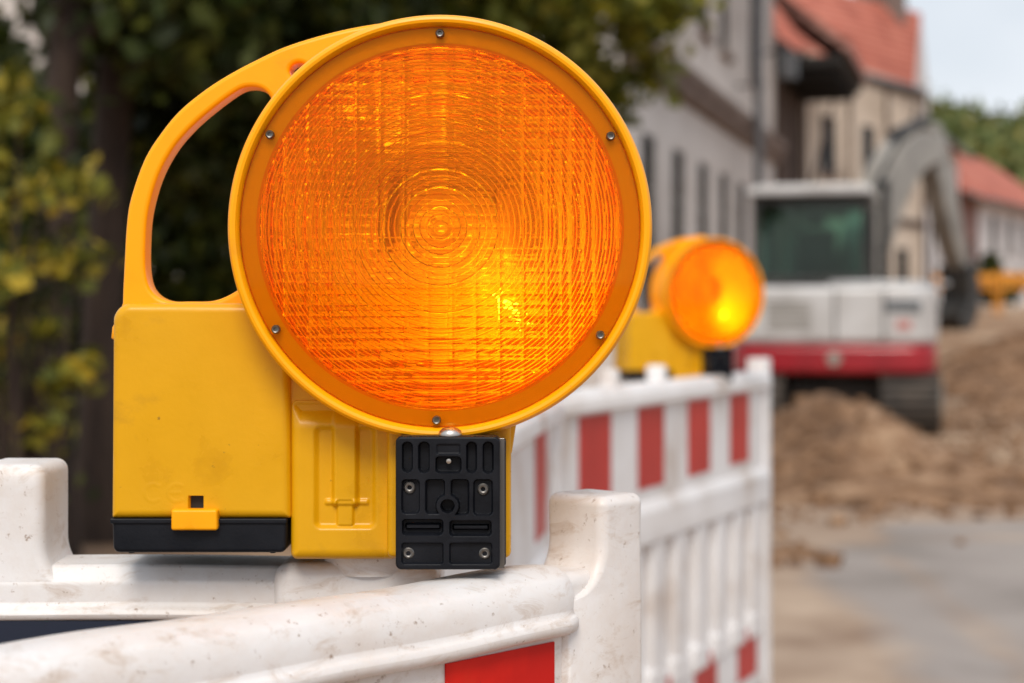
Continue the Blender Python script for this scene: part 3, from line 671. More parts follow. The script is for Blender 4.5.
# yellow barrier far down the street
M['yellow_far'] = noisy(mat('yellow_far_plastic', (.75, .36, .03), .5), [(.60, .22, .02), (.85, .36, .03)], 2, 4)[0]
def far_fence(p, q, label):
    a, b_ = Vector((p[0], p[1], 0)), Vector((q[0], q[1], 0)); d = b_-a; L_ = d.length
    z = float(ground_z(np.array(a.x), np.array(a.y)))
    r = empty('yellow_barrier', (a.x, a.y, z), math.atan2(d.y, d.x)); tag(r, label, 'barrier', 'yellow barriers across the far street')
    bm = B(); box(bm, (0, -.02, .95), (L_, .02, 1.15)); obj('top_board', bm, M['yellow_far'], r)
    bm = B(); box(bm, (0, -.02, .70), (L_, .02, .78)); obj('lower_board', bm, M['yellow_far'], r)
    n = int(L_/.2)
    for k in range(n):
        bm = B(); box(bm, (k*.2+.10, -.015, .781), (k*.2+.18, .015, .949)); obj('bar', bm, M['yellow_far'], r)
    for x in (0.03, L_-.09):
        bm = B(); box(bm, (x, -.028, -.02), (x+.06, .028, 1.2)); obj('post', bm, M['yellow_far'], r)
fa = [P(930, 0, 46), P(964, 0, 46.8), P(998, 0, 47.4), P(1034, 0, 48)]
for i, lb in enumerate(('yellow barrier under the excavator bucket, leftmost of three', 'yellow barrier in the middle of the far row', 'yellow barrier at the right edge of the photo')):
    far_fence((fa[i].x+.03, fa[i].y), (fa[i+1].x-.03, fa[i+1].y), lb)

# ================================================================= STRIPED BARRIERS
RAILZ = 1.0
def rbox(name, lo, hi, m, par, b=.004, seg=3):
    bm = B(); box(bm, lo, hi); return obj(name, bm, m, par, bevel=b, seg=seg, smooth=40)
def lattice_barrier(P0, theta, L, zt, heads, label, white, red, stripes_up, stripes_lo, end_posts=(True, True), lug=False):
    """local x runs along the barrier, front face looks to local -y"""
    r = empty('lattice_barrier', (P0[0], P0[1], 0), R(90-theta)); tag(r, label, 'barrier', 'white plastic barriers fencing off the dig')
    w = M[white]
    bm = B()
    prism(bm, [(-.026, zt-.033), (-.026, zt-.014), (-.016, zt), (.016, zt), (.026, zt-.014), (.026, zt-.033)], .02, L-.02, plane='yz'); obj('top_rail', bm, w, r, bevel=.003, smooth=40)
    bm = B(); box(bm, (.03, -.014, zt-.19), (L-.03, .014, zt-.030)); obj('upper_board', bm, w, r, bevel=.002)
    bm = B(); prism(bm, [(-.024, zt-.252), (-.026, zt-.20), (-.016, zt-.185), (.016, zt-.185), (.026, zt-.20), (.024, zt-.252)], .02, L-.02, plane='yz'); obj('middle_rail', bm, w, r, bevel=.003, smooth=40)
    lz1, lz0 = zt-.472, zt-.60
    bm = B(); box(bm, (.03, -.016, lz0), (L-.03, .016, lz1)); obj('lower_board', bm, w, r, bevel=.003)
    bm = B(); box(bm, (.03, -.02, .12), (L-.03, .02, .26)); obj('foot_board', bm, w, r, bevel=.003)
    n = int((L-.10)/.113)
    for k in range(n):
        x = L-.07-k*.113
        bm = B(); box(bm, (x-.066, -.021, lz1-.004), (x, .021, zt-.250)); obj('bar', bm, w, r, bevel=.007, seg=2, smooth=40)
        bm = B(); box(bm, (x-.085, -.0225, lz1-.03), (x-.0, .0225, lz1+.02)); obj('bar_base', bm, w, r, bevel=.008, smooth=40)
    for a, b_ in stripes_up: rbox('red_stripe', (a, -.0155, zt-.1645), (b_, -.0145, zt-.037), M[red], r, 0)
    for a, b_ in stripes_lo: rbox('red_stripe', (a, -.0175, lz0+.03), (b_, -.0165, lz1-.008), M[red], r, 0)
    for k, x in enumerate((0.02, L-.02)):
        if end_posts[k]: rbox('post', (x-.018, -.020, .0), (x+.018, .020, zt+.024), w, r, .004)
    for x in heads:
        bm = B(); tube(bm, [(x, 0, zt-.01), (x, 0, zt+.022), (x, 0, zt+.026)], [.0165, .0165, .014], 20); obj('lamp_socket', bm, w, r, smooth=50)
    if lug:
        rbox('lug', (L+.0, -.016, zt-.72), (L+.07, .016, zt-.66), w, r, .01)
    rbox('foot', (L*.5-.1, -.3, 0), (L*.5+.1, .3, .06), M['ex_black'], r, .01)
    return r
K2 = 1666.
def d2(x): return K2/(1270-x)
th2 = math.degrees(math.atan((1270-512)/F)); c2 = math.cos(R(th2))
dS = d2(553); X0 = (553-512)/F*dS
def s2(x): return (d2(x)-dS)/c2
ups = [(s2(a), s2(b_)) for a, b_ in ((580, 612), (639, 665), (689, 711), (731, 749.5))]
los = [(s2(a), s2(b_)) for a, b_ in ((694.7, 716.6), (737.6, 756.5))]
los += [(los[0][0]-.25, los[0][0]-.125), (los[0][0]-.5, los[0][0]-.375)]
lattice_barrier((X0-.0165*c2, dS+.0165*math.sin(R(th2))), th2, s2(770), 1.017, [s2(619), s2(666)], 'striped lattice barrier under the second lamp, ending beside the sand', 'white_far', 'red_far', ups, los, lug=True)
th3 = 7.07; LC = 1.05
sx = X0-.006-math.sin(R(th3))*(LC+.02); sy = dS-math.cos(R(th3))*(LC+.02)
def sc_(d): return (d-sy)/math.cos(R(th3))
lattice_barrier((sx, sy), th3, LC, 1.017, [.3], 'striped lattice barrier half hidden behind the front barrier post and large lamp', 'white_far', 'red_far', [(sc_(2.01)+.02, sc_(2.13)+.02)], [(sc_(2.01)-.1, sc_(2.01)+.02)])

# front barrier A with the square post head
thA = math.degrees(math.atan((2127-512)/F))
rA = empty('striped_barrier', (-.0177, .7986, 0), R(90-thA)); tag(rA, 'dirty white barrier in the foreground running from bottom left to the square post', 'barrier', 'white plastic barriers fencing off the dig')
zt = RAILZ
bm = B()
prof = [(-.0235, zt-.031), (-.0265, zt-.028), (-.0265, zt-.024), (-.0225, zt-.021), (-.023, zt-.012), (-.019, zt-.0045), (-.011, zt-.0005), (0, zt), (.012, zt-.001), (.019, zt-.005), (.022, zt-.012), (.022, zt-.031)]
nU = 70; us = np.linspace(-.75, .0495, nU); rings = []
for u in us:
    k = 1.0; e = .0495-u
    if e < .008: k = .84+.16*math.sqrt(max(0, 1-((.008-e)/.008)**2))
    sag = .0006*math.sin(u*21)+.0004*math.sin(u*57+1)
    rings.append([(u, y*k+.0004*math.sin(u*33+y*90), (z-zt+.015)*(.9+.1*k)+zt-.015+sag) for y, z in prof])
loft(bm, rings); obj('top_rail', bm, M['white'], rA, smooth=50, bevel=.0015)
# core rail running into the post, board and stickers below
rbox('rail_core', (-.7, -.0165, zt-.028), (.09, .0165, zt-.003), M['white'], rA, .006, 4)
bm = B(); box(bm, (-.75, -.017, zt-.30), (.050, .013, zt-.0295)); obj('board', bm, M['white'], rA, bevel=.002)
for i, (a, b_) in enumerate(((-.036, .036), (-.293, -.168), (-.543, -.418))): rbox('red_stripe', (a, -.0182, zt-.29), (b_, -.0172, zt-.0335), M['red'], rA, 0)
def post_mesh(bm, x0, x1, y0, y1, z0, z1, r=.0055, top=.0055):
    rings = []
    def rr(inset, z):
        pts = []
        q = r
        for cx, cy, a0 in ((x1-q, y1-q, 0), (x0+q, y1-q, 90), (x0+q, y0+q, 180), (x1-q, y0+q, 270)):
            for k in range(7): a = R(a0+90*k/6); pts.append((cx+(q-inset)*math.cos(a) if inset < q else cx, cy+(q-inset)*math.sin(a) if inset < q else cy, z))
        return pts
    for t in np.linspace(0, 1, 12): rings.append(rr(0, z0+(z1-top-z0)*t))
    for k in range(1, 7): a = R(90*k/6); rings.append(rr(top*(1-math.cos(a))*.99, z1-top+top*math.sin(a)))
    loft(bm, rings)
px0 = .0702
def moulded_post(par, x_lo, x_hi, y0, y1, ztop, flare_l, flare_r, zf0, zf1, r=.0055, wmin=0):
    """square post whose foot flares into the rail through a concave fillet"""
    bm = B(); rings = []
    zs = list(np.linspace(0, zf0, 6))+list(np.linspace(zf0, zf1, 16))[1:]+list(np.linspace(zf1, ztop-r, 8))[1:]
    def ring(xa, xb, ya, yb, z, q):
        p = []
        for cx, cy, a0 in ((xb-q, yb-q, 0), (xa+q, yb-q, 90), (xa+q, ya+q, 180), (xb-q, ya+q, 270)):
            for k in range(7): a = R(a0+90*k/6); p.append((cx+q*math.cos(a), cy+q*math.sin(a), z))
        return p
    for z in zs:
        t = min(max((z-zf0)/(zf1-zf0), 0), 1); c = 1-math.sqrt(max(0, 1-(1-t)**2)) if z > zf0 else 1.0
        w_ = .0005*math.sin(z*70)
        rings.append(ring(x_lo-flare_l*c+w_, x_hi+flare_r*c, y0+w_, y1, z, r))
    for k in range(1, 8):
        a = R(90*k/7); e = r*(1-math.cos(a))*.98; rings.append(ring(x_lo+e, x_hi-e, y0+e, y1-e, ztop-r+r*math.sin(a), r-e*.95))
    loft(bm, rings); return obj('post', bm, M['white'], par, smooth=60)
moulded_post(rA, px0, px0+.033, -.0195, .0195, zt+.0325, .0285, 0, zt-.016, zt+.010)
rbox('foot', (px0-.1, -.3, 0), (px0+.12, .3, .06), M['ex_black'], rA, .01)

# rear barrier B, square to the view
rB = empty('striped_barrier', (-.235, .868, 0), R(-1)); tag(rB, 'white barrier behind the large lamp with square post head at left edge', 'barrier', 'white plastic barriers fencing off the dig')
bm = B(); rings = []
profB = [(-.0235, zt-.0285), (-.0265, zt-.0265), (-.0265, zt-.0235), (-.0215, zt-.021), (-.022, zt-.010), (-.016, zt-.002), (.016, zt-.001), (.022, zt-.008), (.022, zt-.0285)]
for u in np.linspace(-.75, .150, 40): rings.append([(u, y, z-.001+.0005*math.sin(u*30)) for y, z in profB])
loft(bm, rings); obj('top_rail', bm, M['white'], rB, smooth=50, bevel=.0015)
bm = B(); box(bm, (.118, -.0292, zt-.034), (.20, .0235, zt-.0004)); obj('rail_end', bm, M['white'], rB, bevel=.0075, seg=5, smooth=50)
bm = B(); box(bm, (-.75, -.013, zt-.30), (.19, .013, zt-.0272)); obj('board', bm, M['white'], rB, bevel=.002)
rbox('navy_panel', (-.7, -.0245, zt-.29), (.10, -.0228, zt-.0292), M['navy'], rB, 0)
moulded_post(rB, -.034, .0030, -.0215, .0275, zt+.0475, .016, .016, zt-.012, zt+.008, .006)
bm = B(); tube(bm, [(.165, -.008, zt-.006), (.165, -.008, zt+.0028)], .024, 28); obj('lamp_socket', bm, M['white'], rB, smooth=50)
rbox('foot', (-.1, -.3, 0), (.1, .3, .06), M['ex_black'], rB, .01)

# ================================================================= WARNING LAMPS
S0 = .8/F
def LP(px, py, y=0.):
    s = (.8+y)/F; return ((px-512)*s+72*S0, (HY-py)*s-90*S0)      # lamp space: origin at the lens centre
def sd_rr(x, z, x0, z0, x1, z1, r):
    cx, cz = (x0+x1)/2, (z0+z1)/2; qx = np.abs(x-cx)-(x1-x0)/2+r; qz = np.abs(z-cz)-(z1-z0)/2+r
    return np.hypot(np.maximum(qx, 0), np.maximum(qz, 0))+np.minimum(np.maximum(qx, qz), 0)-r
def sstep(a, b_, v): t = np.clip((v-a)/(b_-a), 0, 1); return t*t*(3-2*t)
def relief(name, x0, z0, x1, z1, r, yfront, yback, m, parent, res=.0006, edge=.003, fn=None, taper=0, rbot=None):
    """solid slab with a modelled front: rounded outline and edges, relief height from fn (positive = outwards)"""
    nx, nz = int((x1-x0)/res)+1, int((z1-z0)/res)+1
    X, Z = np.meshgrid(np.linspace(x0, x1, nx), np.linspace(z0, z1, nz))
    rA_ = r
    if rbot is not None: r = np.where(Z > (z0+z1)/2, r, rbot)
    # push corner points onto the rounded outline
    for _ in range(2):
        cx = np.clip(X, x0+r, x1-r); cz = np.clip(Z, z0+r, z1-r); dx, dz = X-cx, Z-cz; dd = np.hypot(dx, dz)
        over = (dd > r) & (np.abs(dx) > 0) & (np.abs(dz) > 0)
        k = np.where(over, r/np.maximum(dd, 1e-9), 1); X = cx+dx*k; Z = cz+dz*k
    din = -sd_rr(X, Z, x0, z0, x1, z1, r)
    e = np.clip(edge-din, 0, edge); Y = yfront+edge-np.sqrt(np.maximum(edge**2-e**2, 0))
    if fn is not None: Y = Y-fn(X, Z)*np.clip(din/edge*1.0, 0, 1)
    if taper: X = X-(X-(x0+x1)/2)*taper*(Z-z0)/(z1-z0)
    V = np.stack([X, Y, Z], -1).reshape(-1, 3); i = np.arange(nx*nz).reshape(nz, nx)
    Fq = np.stack([i[:-1, :-1], i[:-1, 1:], i[1:, 1:], i[1:, :-1]], -1).reshape(-1, 4)
    loop = np.concatenate([i[0, :-1], i[:-1, -1], i[-1, :0:-1], i[:0:-1, 0]])
    Vb = V[loop].copy(); Vb[:, 1] = yback-edge; Vc = Vb.copy(); c = V.mean(0); Vc[:, 0] = c[0]+(Vb[:, 0]-c[0])*.96; Vc[:, 2] = c[2]+(Vb[:, 2]-c[2])*.96; Vc[:, 1] = yback
    n = len(V); nl = len(loop); jb = np.arange(nl); jn = (jb+1) % nl
    Fs = np.stack([loop[jb], n+jb, n+jn, loop[jn]], -1)
    Fs2 = np.stack([n+jb, n+nl+jb, n+nl+jn, n+jn], -1)
    Vall = np.concatenate([V, Vb, Vc, [[c[0], yback, c[2]]]]); cc = len(Vall)-1
    Fs3 = np.stack([n+nl+jb, np.full(nl, cc), n+nl+jn, n+nl+jn], -1)
    me = np_mesh(name, Vall, np.concatenate([Fq, Fs, Fs2])); 
    bm = B(); bm.from_mesh(me); bm.verts.ensure_lookup_table()
    bm.faces.new([bm.verts[n+nl+k] for k in range(nl)])
    bmesh.ops.remove_doubles(bm, verts=bm.verts, dist=1e-6)
    bmesh.ops.recalc_face_normals(bm, faces=bm.faces)
    bpy.data.meshes.remove(me)
    return obj(name, bm, m, parent, smooth=50)

def lens_mesh(rear=False):
    RL, RR = .0937, .0856
    NR, NT = (330, 1000) if not rear else (230, 640)
    r = np.concatenate([np.linspace(0.0004, RR, NR), np.linspace(RR+.0004, RL, 10)]); th = np.linspace(0, 2*np.pi, NT, endpoint=False)
    RRg, TH = np.meshgrid(r, th, indexing='ij'); X = RRg*np.cos(TH); Z = RRg*np.sin(TH)
    # ribbed inner face: Fresnel rings crossed by the square prisms of the inner optic
    t = RRg/RR
    ph = RRg/(.0034-.0011*t); fr = ph-np.floor(ph)
    pitch = .0034-.0011*t; slope = .50+.52*t
    saw = np.where(fr < .82, fr/.82, (1-fr)/.18)*pitch*slope*.62
    saw = np.where(RRg < .0035, .0002, saw)
    px_, pz_ = .0112, .0052
    gx = np.abs(((X+.0056)/px_) % 1-.5)*2; gz = np.abs((Z/pz_) % 1-.5)*2       # 1 at the cell borders
    outer = sstep(.45, .62, np.abs(X)/RR)
    gx2 = np.abs((X/.0052) % 1-.5)*2
    g_ = (.35+.65*t)*(.00055*(1-(np.maximum(gx, 0))**8)+.00040*(1-gz**4))+outer*.00022*(1-gx2**3)
    g_ += .00022*(np.sin((X/px_).round()*12.9+(Z/pz_).round()*78.2))*.35
    if rear:
        r2 = .0850; t = RRg/r2; ph = RRg/.0052; fr = ph-np.floor(ph)
        rise = np.where(fr < .7, fr/.7, (1-fr)/.3)*.0019*(.45+.55*t)
        gxx = np.abs((X/.0125) % 1-.5)*2; gzz = np.abs((Z/.0105) % 1-.5)*2
        y = .0575-rise-.0009*(1-gxx**6)*(1-gzz**6)
        y = np.where(RRg > .082, .0575, y)
        rr3 = RRg*(.0885/RL); Xr, Zr = rr3*np.cos(TH), rr3*np.sin(TH)
        V = np.concatenate([np.stack([Xr, y, Zr], -1).reshape(-1, 3), np.stack([Xr, np.full_like(y, .0662)-.004*t**2, Zr], -1).reshape(-1, 3)])
        n = len(r)*NT; i = np.arange(n).reshape(len(r), NT); j = np.roll(i, -1, 1)
        Q = np.stack([i[:-1], i[1:], j[1:], j[:-1]], -1).reshape(-1, 4); E = np.stack([i[-1], i[-1]+n, j[-1]+n, j[-1]], -1)
        me = np_mesh('rear_lens', V, np.concatenate([Q, Q[:, ::-1]+n, E]))
        bm = B(); bm.from_mesh(me); bpy.data.meshes.remove(me); bm.verts.ensure_lookup_table()
        bm.faces.new([bm.verts[k] for k in range(NT)]); bm.faces.new([bm.verts[n+k] for k in range(NT)][::-1])
        bmesh.ops.recalc_face_normals(bm, faces=bm.faces)
        return bm
    back = .0052-(saw+g_)
    rib = sstep(RR, RR-.0012, RRg)
    back = back*rib+.0030*(1-rib)
    front = -.0030*(1-(RRg/RL)**2)
    n = len(r)*NT
    Vf = np.stack([X, front, Z], -1).reshape(-1, 3); Vb = np.stack([X, back, Z], -1).reshape(-1, 3)
    i = np.arange(n).reshape(len(r), NT); j = np.roll(i, -1, 1)
    Q = np.stack([i[:-1], i[1:], j[1:], j[:-1]], -1).reshape(-1, 4)
    Qb = Q[:, ::-1]+n
    E = np.stack([i[-1], i[-1]+n, j[-1]+n, j[-1]], -1)
    me = np_mesh('lens', np.concatenate([Vf, Vb]), np.concatenate([Q, Qb, E]))
    bm = B(); bm.from_mesh(me); bpy.data.meshes.remove(me); bm.verts.ensure_lookup_table()
    bm.faces.new([bm.verts[k] for k in range(NT)]); bm.faces.new([bm.verts[n+k] for k in range(NT)][::-1])
    bmesh.ops.recalc_face_normals(bm, faces=bm.faces)
    return bm

def lamp():
    r = empty('warning_lamp', (0, 0, 0))
    # housing drum, yellow, open to the front
    bm = B()
    prof = [(.0940, .0034), (.0940, .0002), (.0945, -.0022), (.0955, -.0036), (.0968, -.0040), (.0980, -.0036), (.0990, -.0022), (.0995, .0002), (.0995, .0065), (.0990, .0082), (.0968, .0090), (.0962, .0105), (.0955, .030),
            (.0962, .052), (.0995, .0535), (.0995, .0610), (.098, .0640), (.0945, .0645), (.0940, .0610), (.0895, .0600), (.0890, .0560), (.0895, .0080), (.0852, .0060), (.0846, .0048), (.0850, .0034)]
    lathe_y(bm, prof, 192, closed_profile=True)
    hd = obj('head_housing', bm, M['rim_yellow'], r, smooth=35)
    bm = B(); lathe_y(bm, [(.0852, .0066), (.0886, .0074), (.0886, .0560), (.0880, .0560), (.0880, .0082), (.0850, .0072)], 128, closed_profile=True); obj('reflector', bm, M['inner'], hd, smooth=35)
    bm = B(); lathe_y(bm, [(.0864, .0031), (.0934, .0031), (.0934, .0033), (.0864, .0033)], 128, closed_profile=True); obj('flange_brightener', bm, M['inner'], hd)  # bright yellow ring added behind the lens flange to make it look lighter
    ln = obj('lens', lens_mesh(), M['lens'], r, smooth=40)
    # rear lens closing the drum
    obj('rear_lens', lens_mesh(True), M['back_lens'], r, smooth=30)
    # lamp carrier and bulb
    bm = B(); box(bm, (-.016, .034, -.004), (-.010, .050, .016)); box(bm, (.018, .030, -.010), (.0225, .050, .017)); box(bm, (-.0098, .046, .002), (.0178, .050, .012)); box(bm, (.0228, .046, -.034), (.0275, .050, -.002))
    obj('bulb_holder', bm, mat('brown_holder', (.42, .20, .04), .5), r, bevel=.002)
    bx, bz = .0262, -.0305
    bm = B(); bmesh.ops.create_uvsphere(bm, u_segments=20, v_segments=12, radius=.0015, matrix=Matrix.Translation((bx, .030, bz)))
    bulb = obj('bulb', bm, M['bulb'], r, smooth=60)
    # lens screws
    for a in (90, 28, -34, -91, 212, 151.5):
        x, z = .0905*math.cos(R(a)), .0905*math.sin(R(a)); bm = B(); n = 24
        y = -.0026
        prof = [(.0009, y+.0012), (.0010, y-.0002), (.0015, y-.0004), (.0019, y+.0001), (.0021, y+.0008), (.0021, y+.0032)]
        lathe_y(bm, [(0, y+.0012)]+prof, n, x, z); obj('screw', bm, M['screw_steel'], hd, smooth=40)
    # carrying handle: flat loop with one long hole and one round hole
    yh = .031
    outer = [(123, 345), (122, 303), (123.6, 265), (126, 224), (130.5, 197), (144, 159), (161, 132), (180, 109.5), (206.6, 88), (233, 71.5), (260, 57.5), (284, 46.5), (316.6, 36), (349, 28), (381, 22.5), (410, 19.5), (440, 22), (440, 60), (380, 75), (330, 120), (300, 180), (290, 240), (300, 300), (300, 330)]
    hole = [(145.5, 273), (145, 243), (147.6, 212), (157, 178), (172, 149.5), (191, 127), (214, 107), (237, 90.5), (250, 86.6), (262, 89), (270, 97), (272, 108), (262, 140), (252, 175), (250, 215), (252, 250), (250, 278), (234, 292), (214, 300.5), (190, 301.5), (166.6, 300.6), (151.5, 291)]
    hol2 = [(299+9.5*math.cos(a), 71+8.5*math.sin(a)) for a in np.linspace(0, 2*math.pi, 20, endpoint=False)]
    cu = bpy.data.curves.new('handle_outline', 'CURVE'); cu.dimensions = '2D'; cu.fill_mode = 'BOTH'
    for pl, sub in ((outer, 4), (hole, 6), (hol2, 1)):
        q = catmull(pl, sub) if sub > 1 else pl
        sp = cu.splines.new('POLY'); sp.points.add(len(q)-1); sp.use_cyclic_u = True
        for k, (a, b_) in enumerate(q):
            x, z = LP(a, b_, yh); sp.points[k].co = (x, z, 0, 1)
    cu.extrude = .0062; cu.bevel_depth = .0022; cu.bevel_resolution = 3; cu.offset = -.0022
    tmp = bpy.data.objects.new('tmp', cu); COL.objects.link(tmp)
    dg = bpy.context.evaluated_depsgraph_get(); me = bpy.data.meshes.new_from_object(tmp.evaluated_get(dg), depsgraph=dg)
    bpy.data.objects.remove(tmp)
    me.transform(Matrix.Translation((0, yh+.0085, 0)) @ Matrix.Rotation(R(90), 4, 'X'))
    me.name = 'handle'; me.materials.clear()
    link('handle', me, M['rim_yellow'], r, smooth=45)
    # battery box
    yb = .020
    x0, z1 = LP(110.5, 303, yb); x1, z0 = LP(291, 519, yb)
    cx0, cz0 = LP(144, 503, yb)
    lx, lz = LP(196, 503, yb); hole_w = .0036
    def CE(X, Z):
        h = np.zeros_like(X); u = (X-cx0)/.0098; v = (Z-cz0)/.0098
        rr_ = np.hypot(u-.45, v-.5); ang = np.abs(np.arctan2(v-.5, u-.45))
        h = np.maximum(h, (sstep(.12, .05, np.abs(rr_-.42)))*(ang > .75))
        rr2 = np.hypot(u-1.6, v-.5); ang2 = np.abs(np.arctan2(v-.5, u-1.6))
        h = np.maximum(h, (sstep(.12, .05, np.abs(rr2-.42)))*(ang2 > .75))
        h = np.maximum(h, sstep(.12, .05, np.abs(v-.5))*(u > 1.2)*(u < 1.78))
        return h*.00008
    def box_rel(X, Z):
        pit = sd_rr(X, Z, lx-hole_w, lz-.0034, lx+hole_w, lz+.0034, .0004)
        dim = .00025*np.sin(X*80)*np.sin(Z*65)
        return CE(X, Z)-.006*sstep(.0001, -.0005, pit)+dim
    bx_ = relief('battery_box', x0, z0, x1, z1, .009, yb, yb+.070, M['box_yellow'], r, .00045, .0045, box_rel, taper=.016, rbot=.0015)
    bm = B(); box(bm, (lx-hole_w+.0002, yb+.0045, lz-.0032), (lx+hole_w-.0002, yb+.0062, lz+.0032)); obj('latch_slot', bm, M['dark_pit'], bx_)
    a0, b1 = LP(112.5, 518, yb); a1, b0 = LP(286, 553, yb)
    bc = relief('base_cover', a0, b0, a1, b1-.0002, .0032, yb+.0006, yb+.069, M['black'], r, .0006, .0018, None, taper=-.012)
    bm = B(); box(bm, (a0-.0012, yb-.0004, b1-.0028), (a1+.0004, yb+.0685, b1-.0003)); obj('cover_lip', bm, M['black'], bc, bevel=.0006)
    for px in (127, 270):
        x, z = LP(px, 553, yb); bm = B(); tube(bm, [(x, yb+.01, z+.001), (x, yb+.01, z-.0013)], .0014, 10); obj('base_foot', bm, M['black'], bc)
    t0, u1 = LP(171, 509.5, yb-.004); t1, u0 = LP(217.5, 530.5, yb-.004)
    relief('latch', t0, u0, t1, u1, .0012, yb-.0045, yb+.004, M['rim_yellow'], bx_, .0005, .0012)
    # connecting body under the head, embossed
    yc = .020
    m0, n1 = LP(289.5, 400, yc); m1, n0 = LP(398, 560.5, yc)
    def body_rel(X, Z):
        def rb(ax, ay, bx2, by, rad, h, sft=.0005):
            p, q = LP(ax, by, yc); p2, q2 = LP(bx2, ay, yc); return h*sstep(sft, -sft, sd_rr(X, Z, p, q, p2, q2, rad))
        h = -rb(316, 428, 374, 527, .0025, .0024, .0018)
        col_ = rb(333, 400, 357, 506, .0016, 1, .0013); col2 = rb(337, 500, 353, 526, .0010, 1, .0006)
        h = h*(1-col_)+.0006*col_; h = h*(1-col2)-.0008*col2
        h = h+rb(325, 500, 368, 505, .0008, .0010, .0009)
        sl = np.clip((Z-LP(0, 428, yc)[1])/.011, 0, 1)
        return h-.008*sl**1.8
    relief('body', m0, n0, m1, n1, .0035, yc, yc+.055, M['box_yellow'], r, .00045, .0055, body_rel)
    q0, w1 = LP(388, 385, .022); q1, w0 = LP(511, 556, .022)
    relief('bracket_arm', q0, w0, q1, w1, .003, .0135, .060, M['box_yellow'], r, .001, .003)
    # neck joining head and body
    bm = B(); pts = [LP(285, 330, .026), LP(520, 400, .026), LP(512, 452, .026), LP(503, 470, .026), LP(300, 470, .026), LP(286, 440, .026)]
    prism(bm, pts, .0245, .056); obj('neck', bm, M['box_yellow'], r, bevel=.003, smooth=40)
    # black adapter plate
    yp = -.015
    def CP(cx, cy): return LP(380+cx/4.27, 420+cy/4.27, yp)
    e0, f1 = CP(66, 70); e1, f0 = CP(513, 640)
    pockets = [(95,95,138,222,20,.005),(165,95,210,225,20,.005),(238,158,345,225,15,.0058),(242,104,342,146,8,.0009),(370,95,412,225,20,.005),(440,95,483,228,20,.005),
               (93,255,168,400,18,.0030),(195,255,275,400,15,.0045),(303,255,378,405,15,.0045),(400,255,480,408,18,.0030),
               (95,425,268,490,15,.0052),(298,430,475,495,15,.0052),(93,525,270,615,12,.0022),(297,525,478,615,12,.0022)]
    def prel(X, Z):
        h = np.zeros_like(X)
        for a, b1_, c, d, rad, dep in pockets:
            p, q = CP(a, d); p2, q2 = CP(c, b1_); h = np.minimum(h, -dep*sstep(.00025, -.00045, sd_rr(X, Z, p, q, p2, q2, min(rad/4.27*S0, (p2-p)*.49))))
        for a, b1_, c, d in ((110, 448, 255, 468), (312, 452, 462, 472)):    # bars inside the two wide slots
            p, q = CP(a, d); p2, q2 = CP(c, b1_); h = np.maximum(h, -.0052+.0022*sstep(.0004, -.0004, sd_rr(X, Z, p, q, p2, q2, .0006)))
        cx, cz = CP(288, 368); rr_ = np.hypot(X-cx, Z-cz)
        ring = sstep(.0056, .0051, rr_); h = h*(1-ring)
        h = np.where(rr_ < .0060, np.minimum(h, -.0065*sstep(.0032, .0028, rr_)), h)
        return h
    pl = relief('adapter_plate', e0, f0, e1, f1, .0028, yp, yp+.0125, M['black'], r, .00032, .0012, prel)
    bm = B(); s0, t1_ = LP(398, 438, yp+.0135); s1, t0_ = LP(504.6, 568, yp+.0135); box(bm, (s0, yp+.0128, t0_), (s1, yp+.0134, t1_)); obj('metal_shim', bm, M['screw_steel'], pl, bevel=.0003)
    bm = B(); box(bm, (s0, yp+.0137, t0_+.001), (s1+.0006, yp+.0285, t1_-.001)); obj('clamp_block', bm, M['black'], pl, bevel=.001)
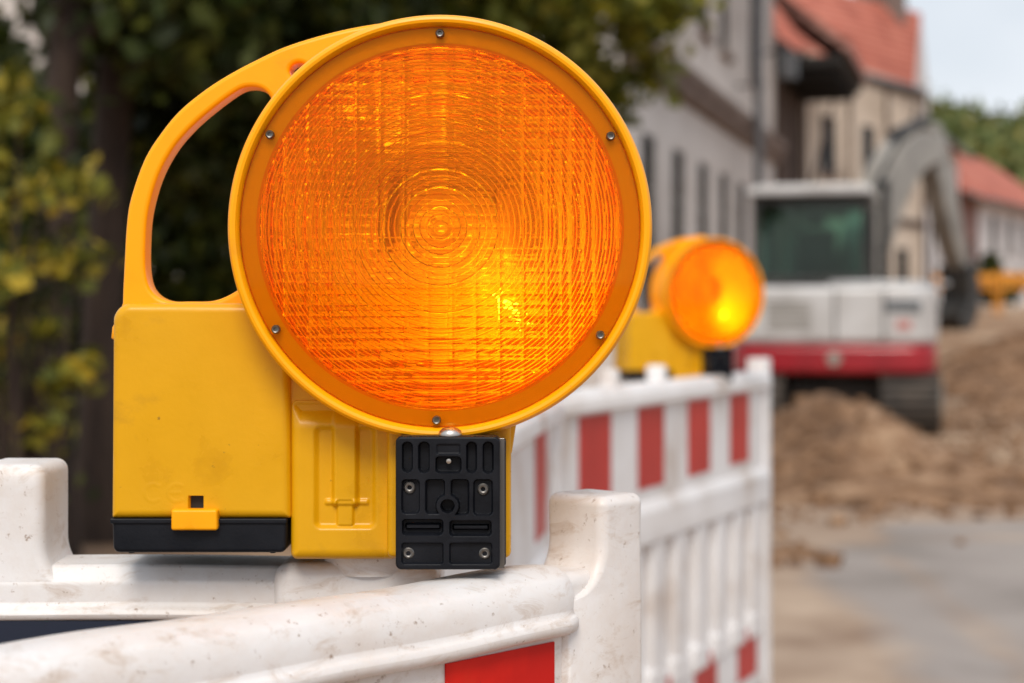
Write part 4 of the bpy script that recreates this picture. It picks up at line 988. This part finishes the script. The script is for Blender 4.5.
    for a, b1_ in ((125, 290), (440, 297), (120, 572), (447, 573)):
        x, z = CP(a, b1_); y = yp+.0018; bm = B()
        lathe_y(bm, [(0, y+.0016), (.0010, y+.0014), (.0011, y), (.0016, y-.0002), (.0017, y+.0003), (.0021, y+.0003), (.0022, y-.0001), (.0027, y+.0003), (.0027, y+.003)], 24, x, z)
        obj('screw', bm, M['screw_steel'], pl, smooth=40)
    x, z = CP(293, 180); bm = B(); lathe_y(bm, [(0, yp+.001), (.0011, yp+.0012), (.0013, yp+.002), (.0013, yp+.006)], 16, x, z+.0003); obj('bolt_end', bm, M['steel'], pl, smooth=40)
    x, z = CP(298, 72); bm = B()
    prof = [(.0054, 0), (.0056, .0012), (.0050, .0026), (.0034, .0038), (.0014, .0043), (.0001, .0044)]
    loft(bm, [[(x+q*math.cos(a), yp+.0068+q*math.sin(a), z-.0002+h) for a in np.linspace(0, 2*math.pi, 28, endpoint=False)] for q, h in prof]); obj('carriage_bolt', bm, M['steel'], pl, smooth=50)
    return r, bulb
def copy_tree(o, parent=None):
    c = o.copy(); COL.objects.link(c); c.parent = parent
    for ch in [q for q in bpy.data.objects if q.parent == o]: copy_tree(ch, c)
    return c
l1, bulb1 = lamp()
def bulb_light(par, loc, e, name='bulb_light'):
    L_ = bpy.data.lights.new(name, 'POINT'); L_.energy = e; L_.color = (1, .78, .42); L_.shadow_soft_size = .0018
    o = bpy.data.objects.new(name, L_); COL.objects.link(o); o.parent = par; o.location = loc; return o
l2 = copy_tree(l1)
l1.location = (-72*S0, .8, CAMZ+90*S0)
tag(l1, 'large in-focus amber warning lamp on the foreground barrier corner', 'warning lamp', 'amber warning lamps standing on the barriers')
s = 3.06/F
l2.location = ((715-512)*s, 3.06, CAMZ+(HY-293)*s); l2.rotation_euler = (0, 0, R(21))
tag(l2, 'smaller blurred amber warning lamp on the striped barrier in front of the excavator', 'warning lamp', 'amber warning lamps standing on the barriers')
for ch in l2.children_recursive:
    if ch.name.startswith('bulb.') :
        ch.data = ch.data.copy(); ch.data.materials[0] = M['bulb2']
bulb_light(l1, (.0262, .018, -.0305), .175)
bulb_light(l2, (.0262, .024, -.0305), .42)
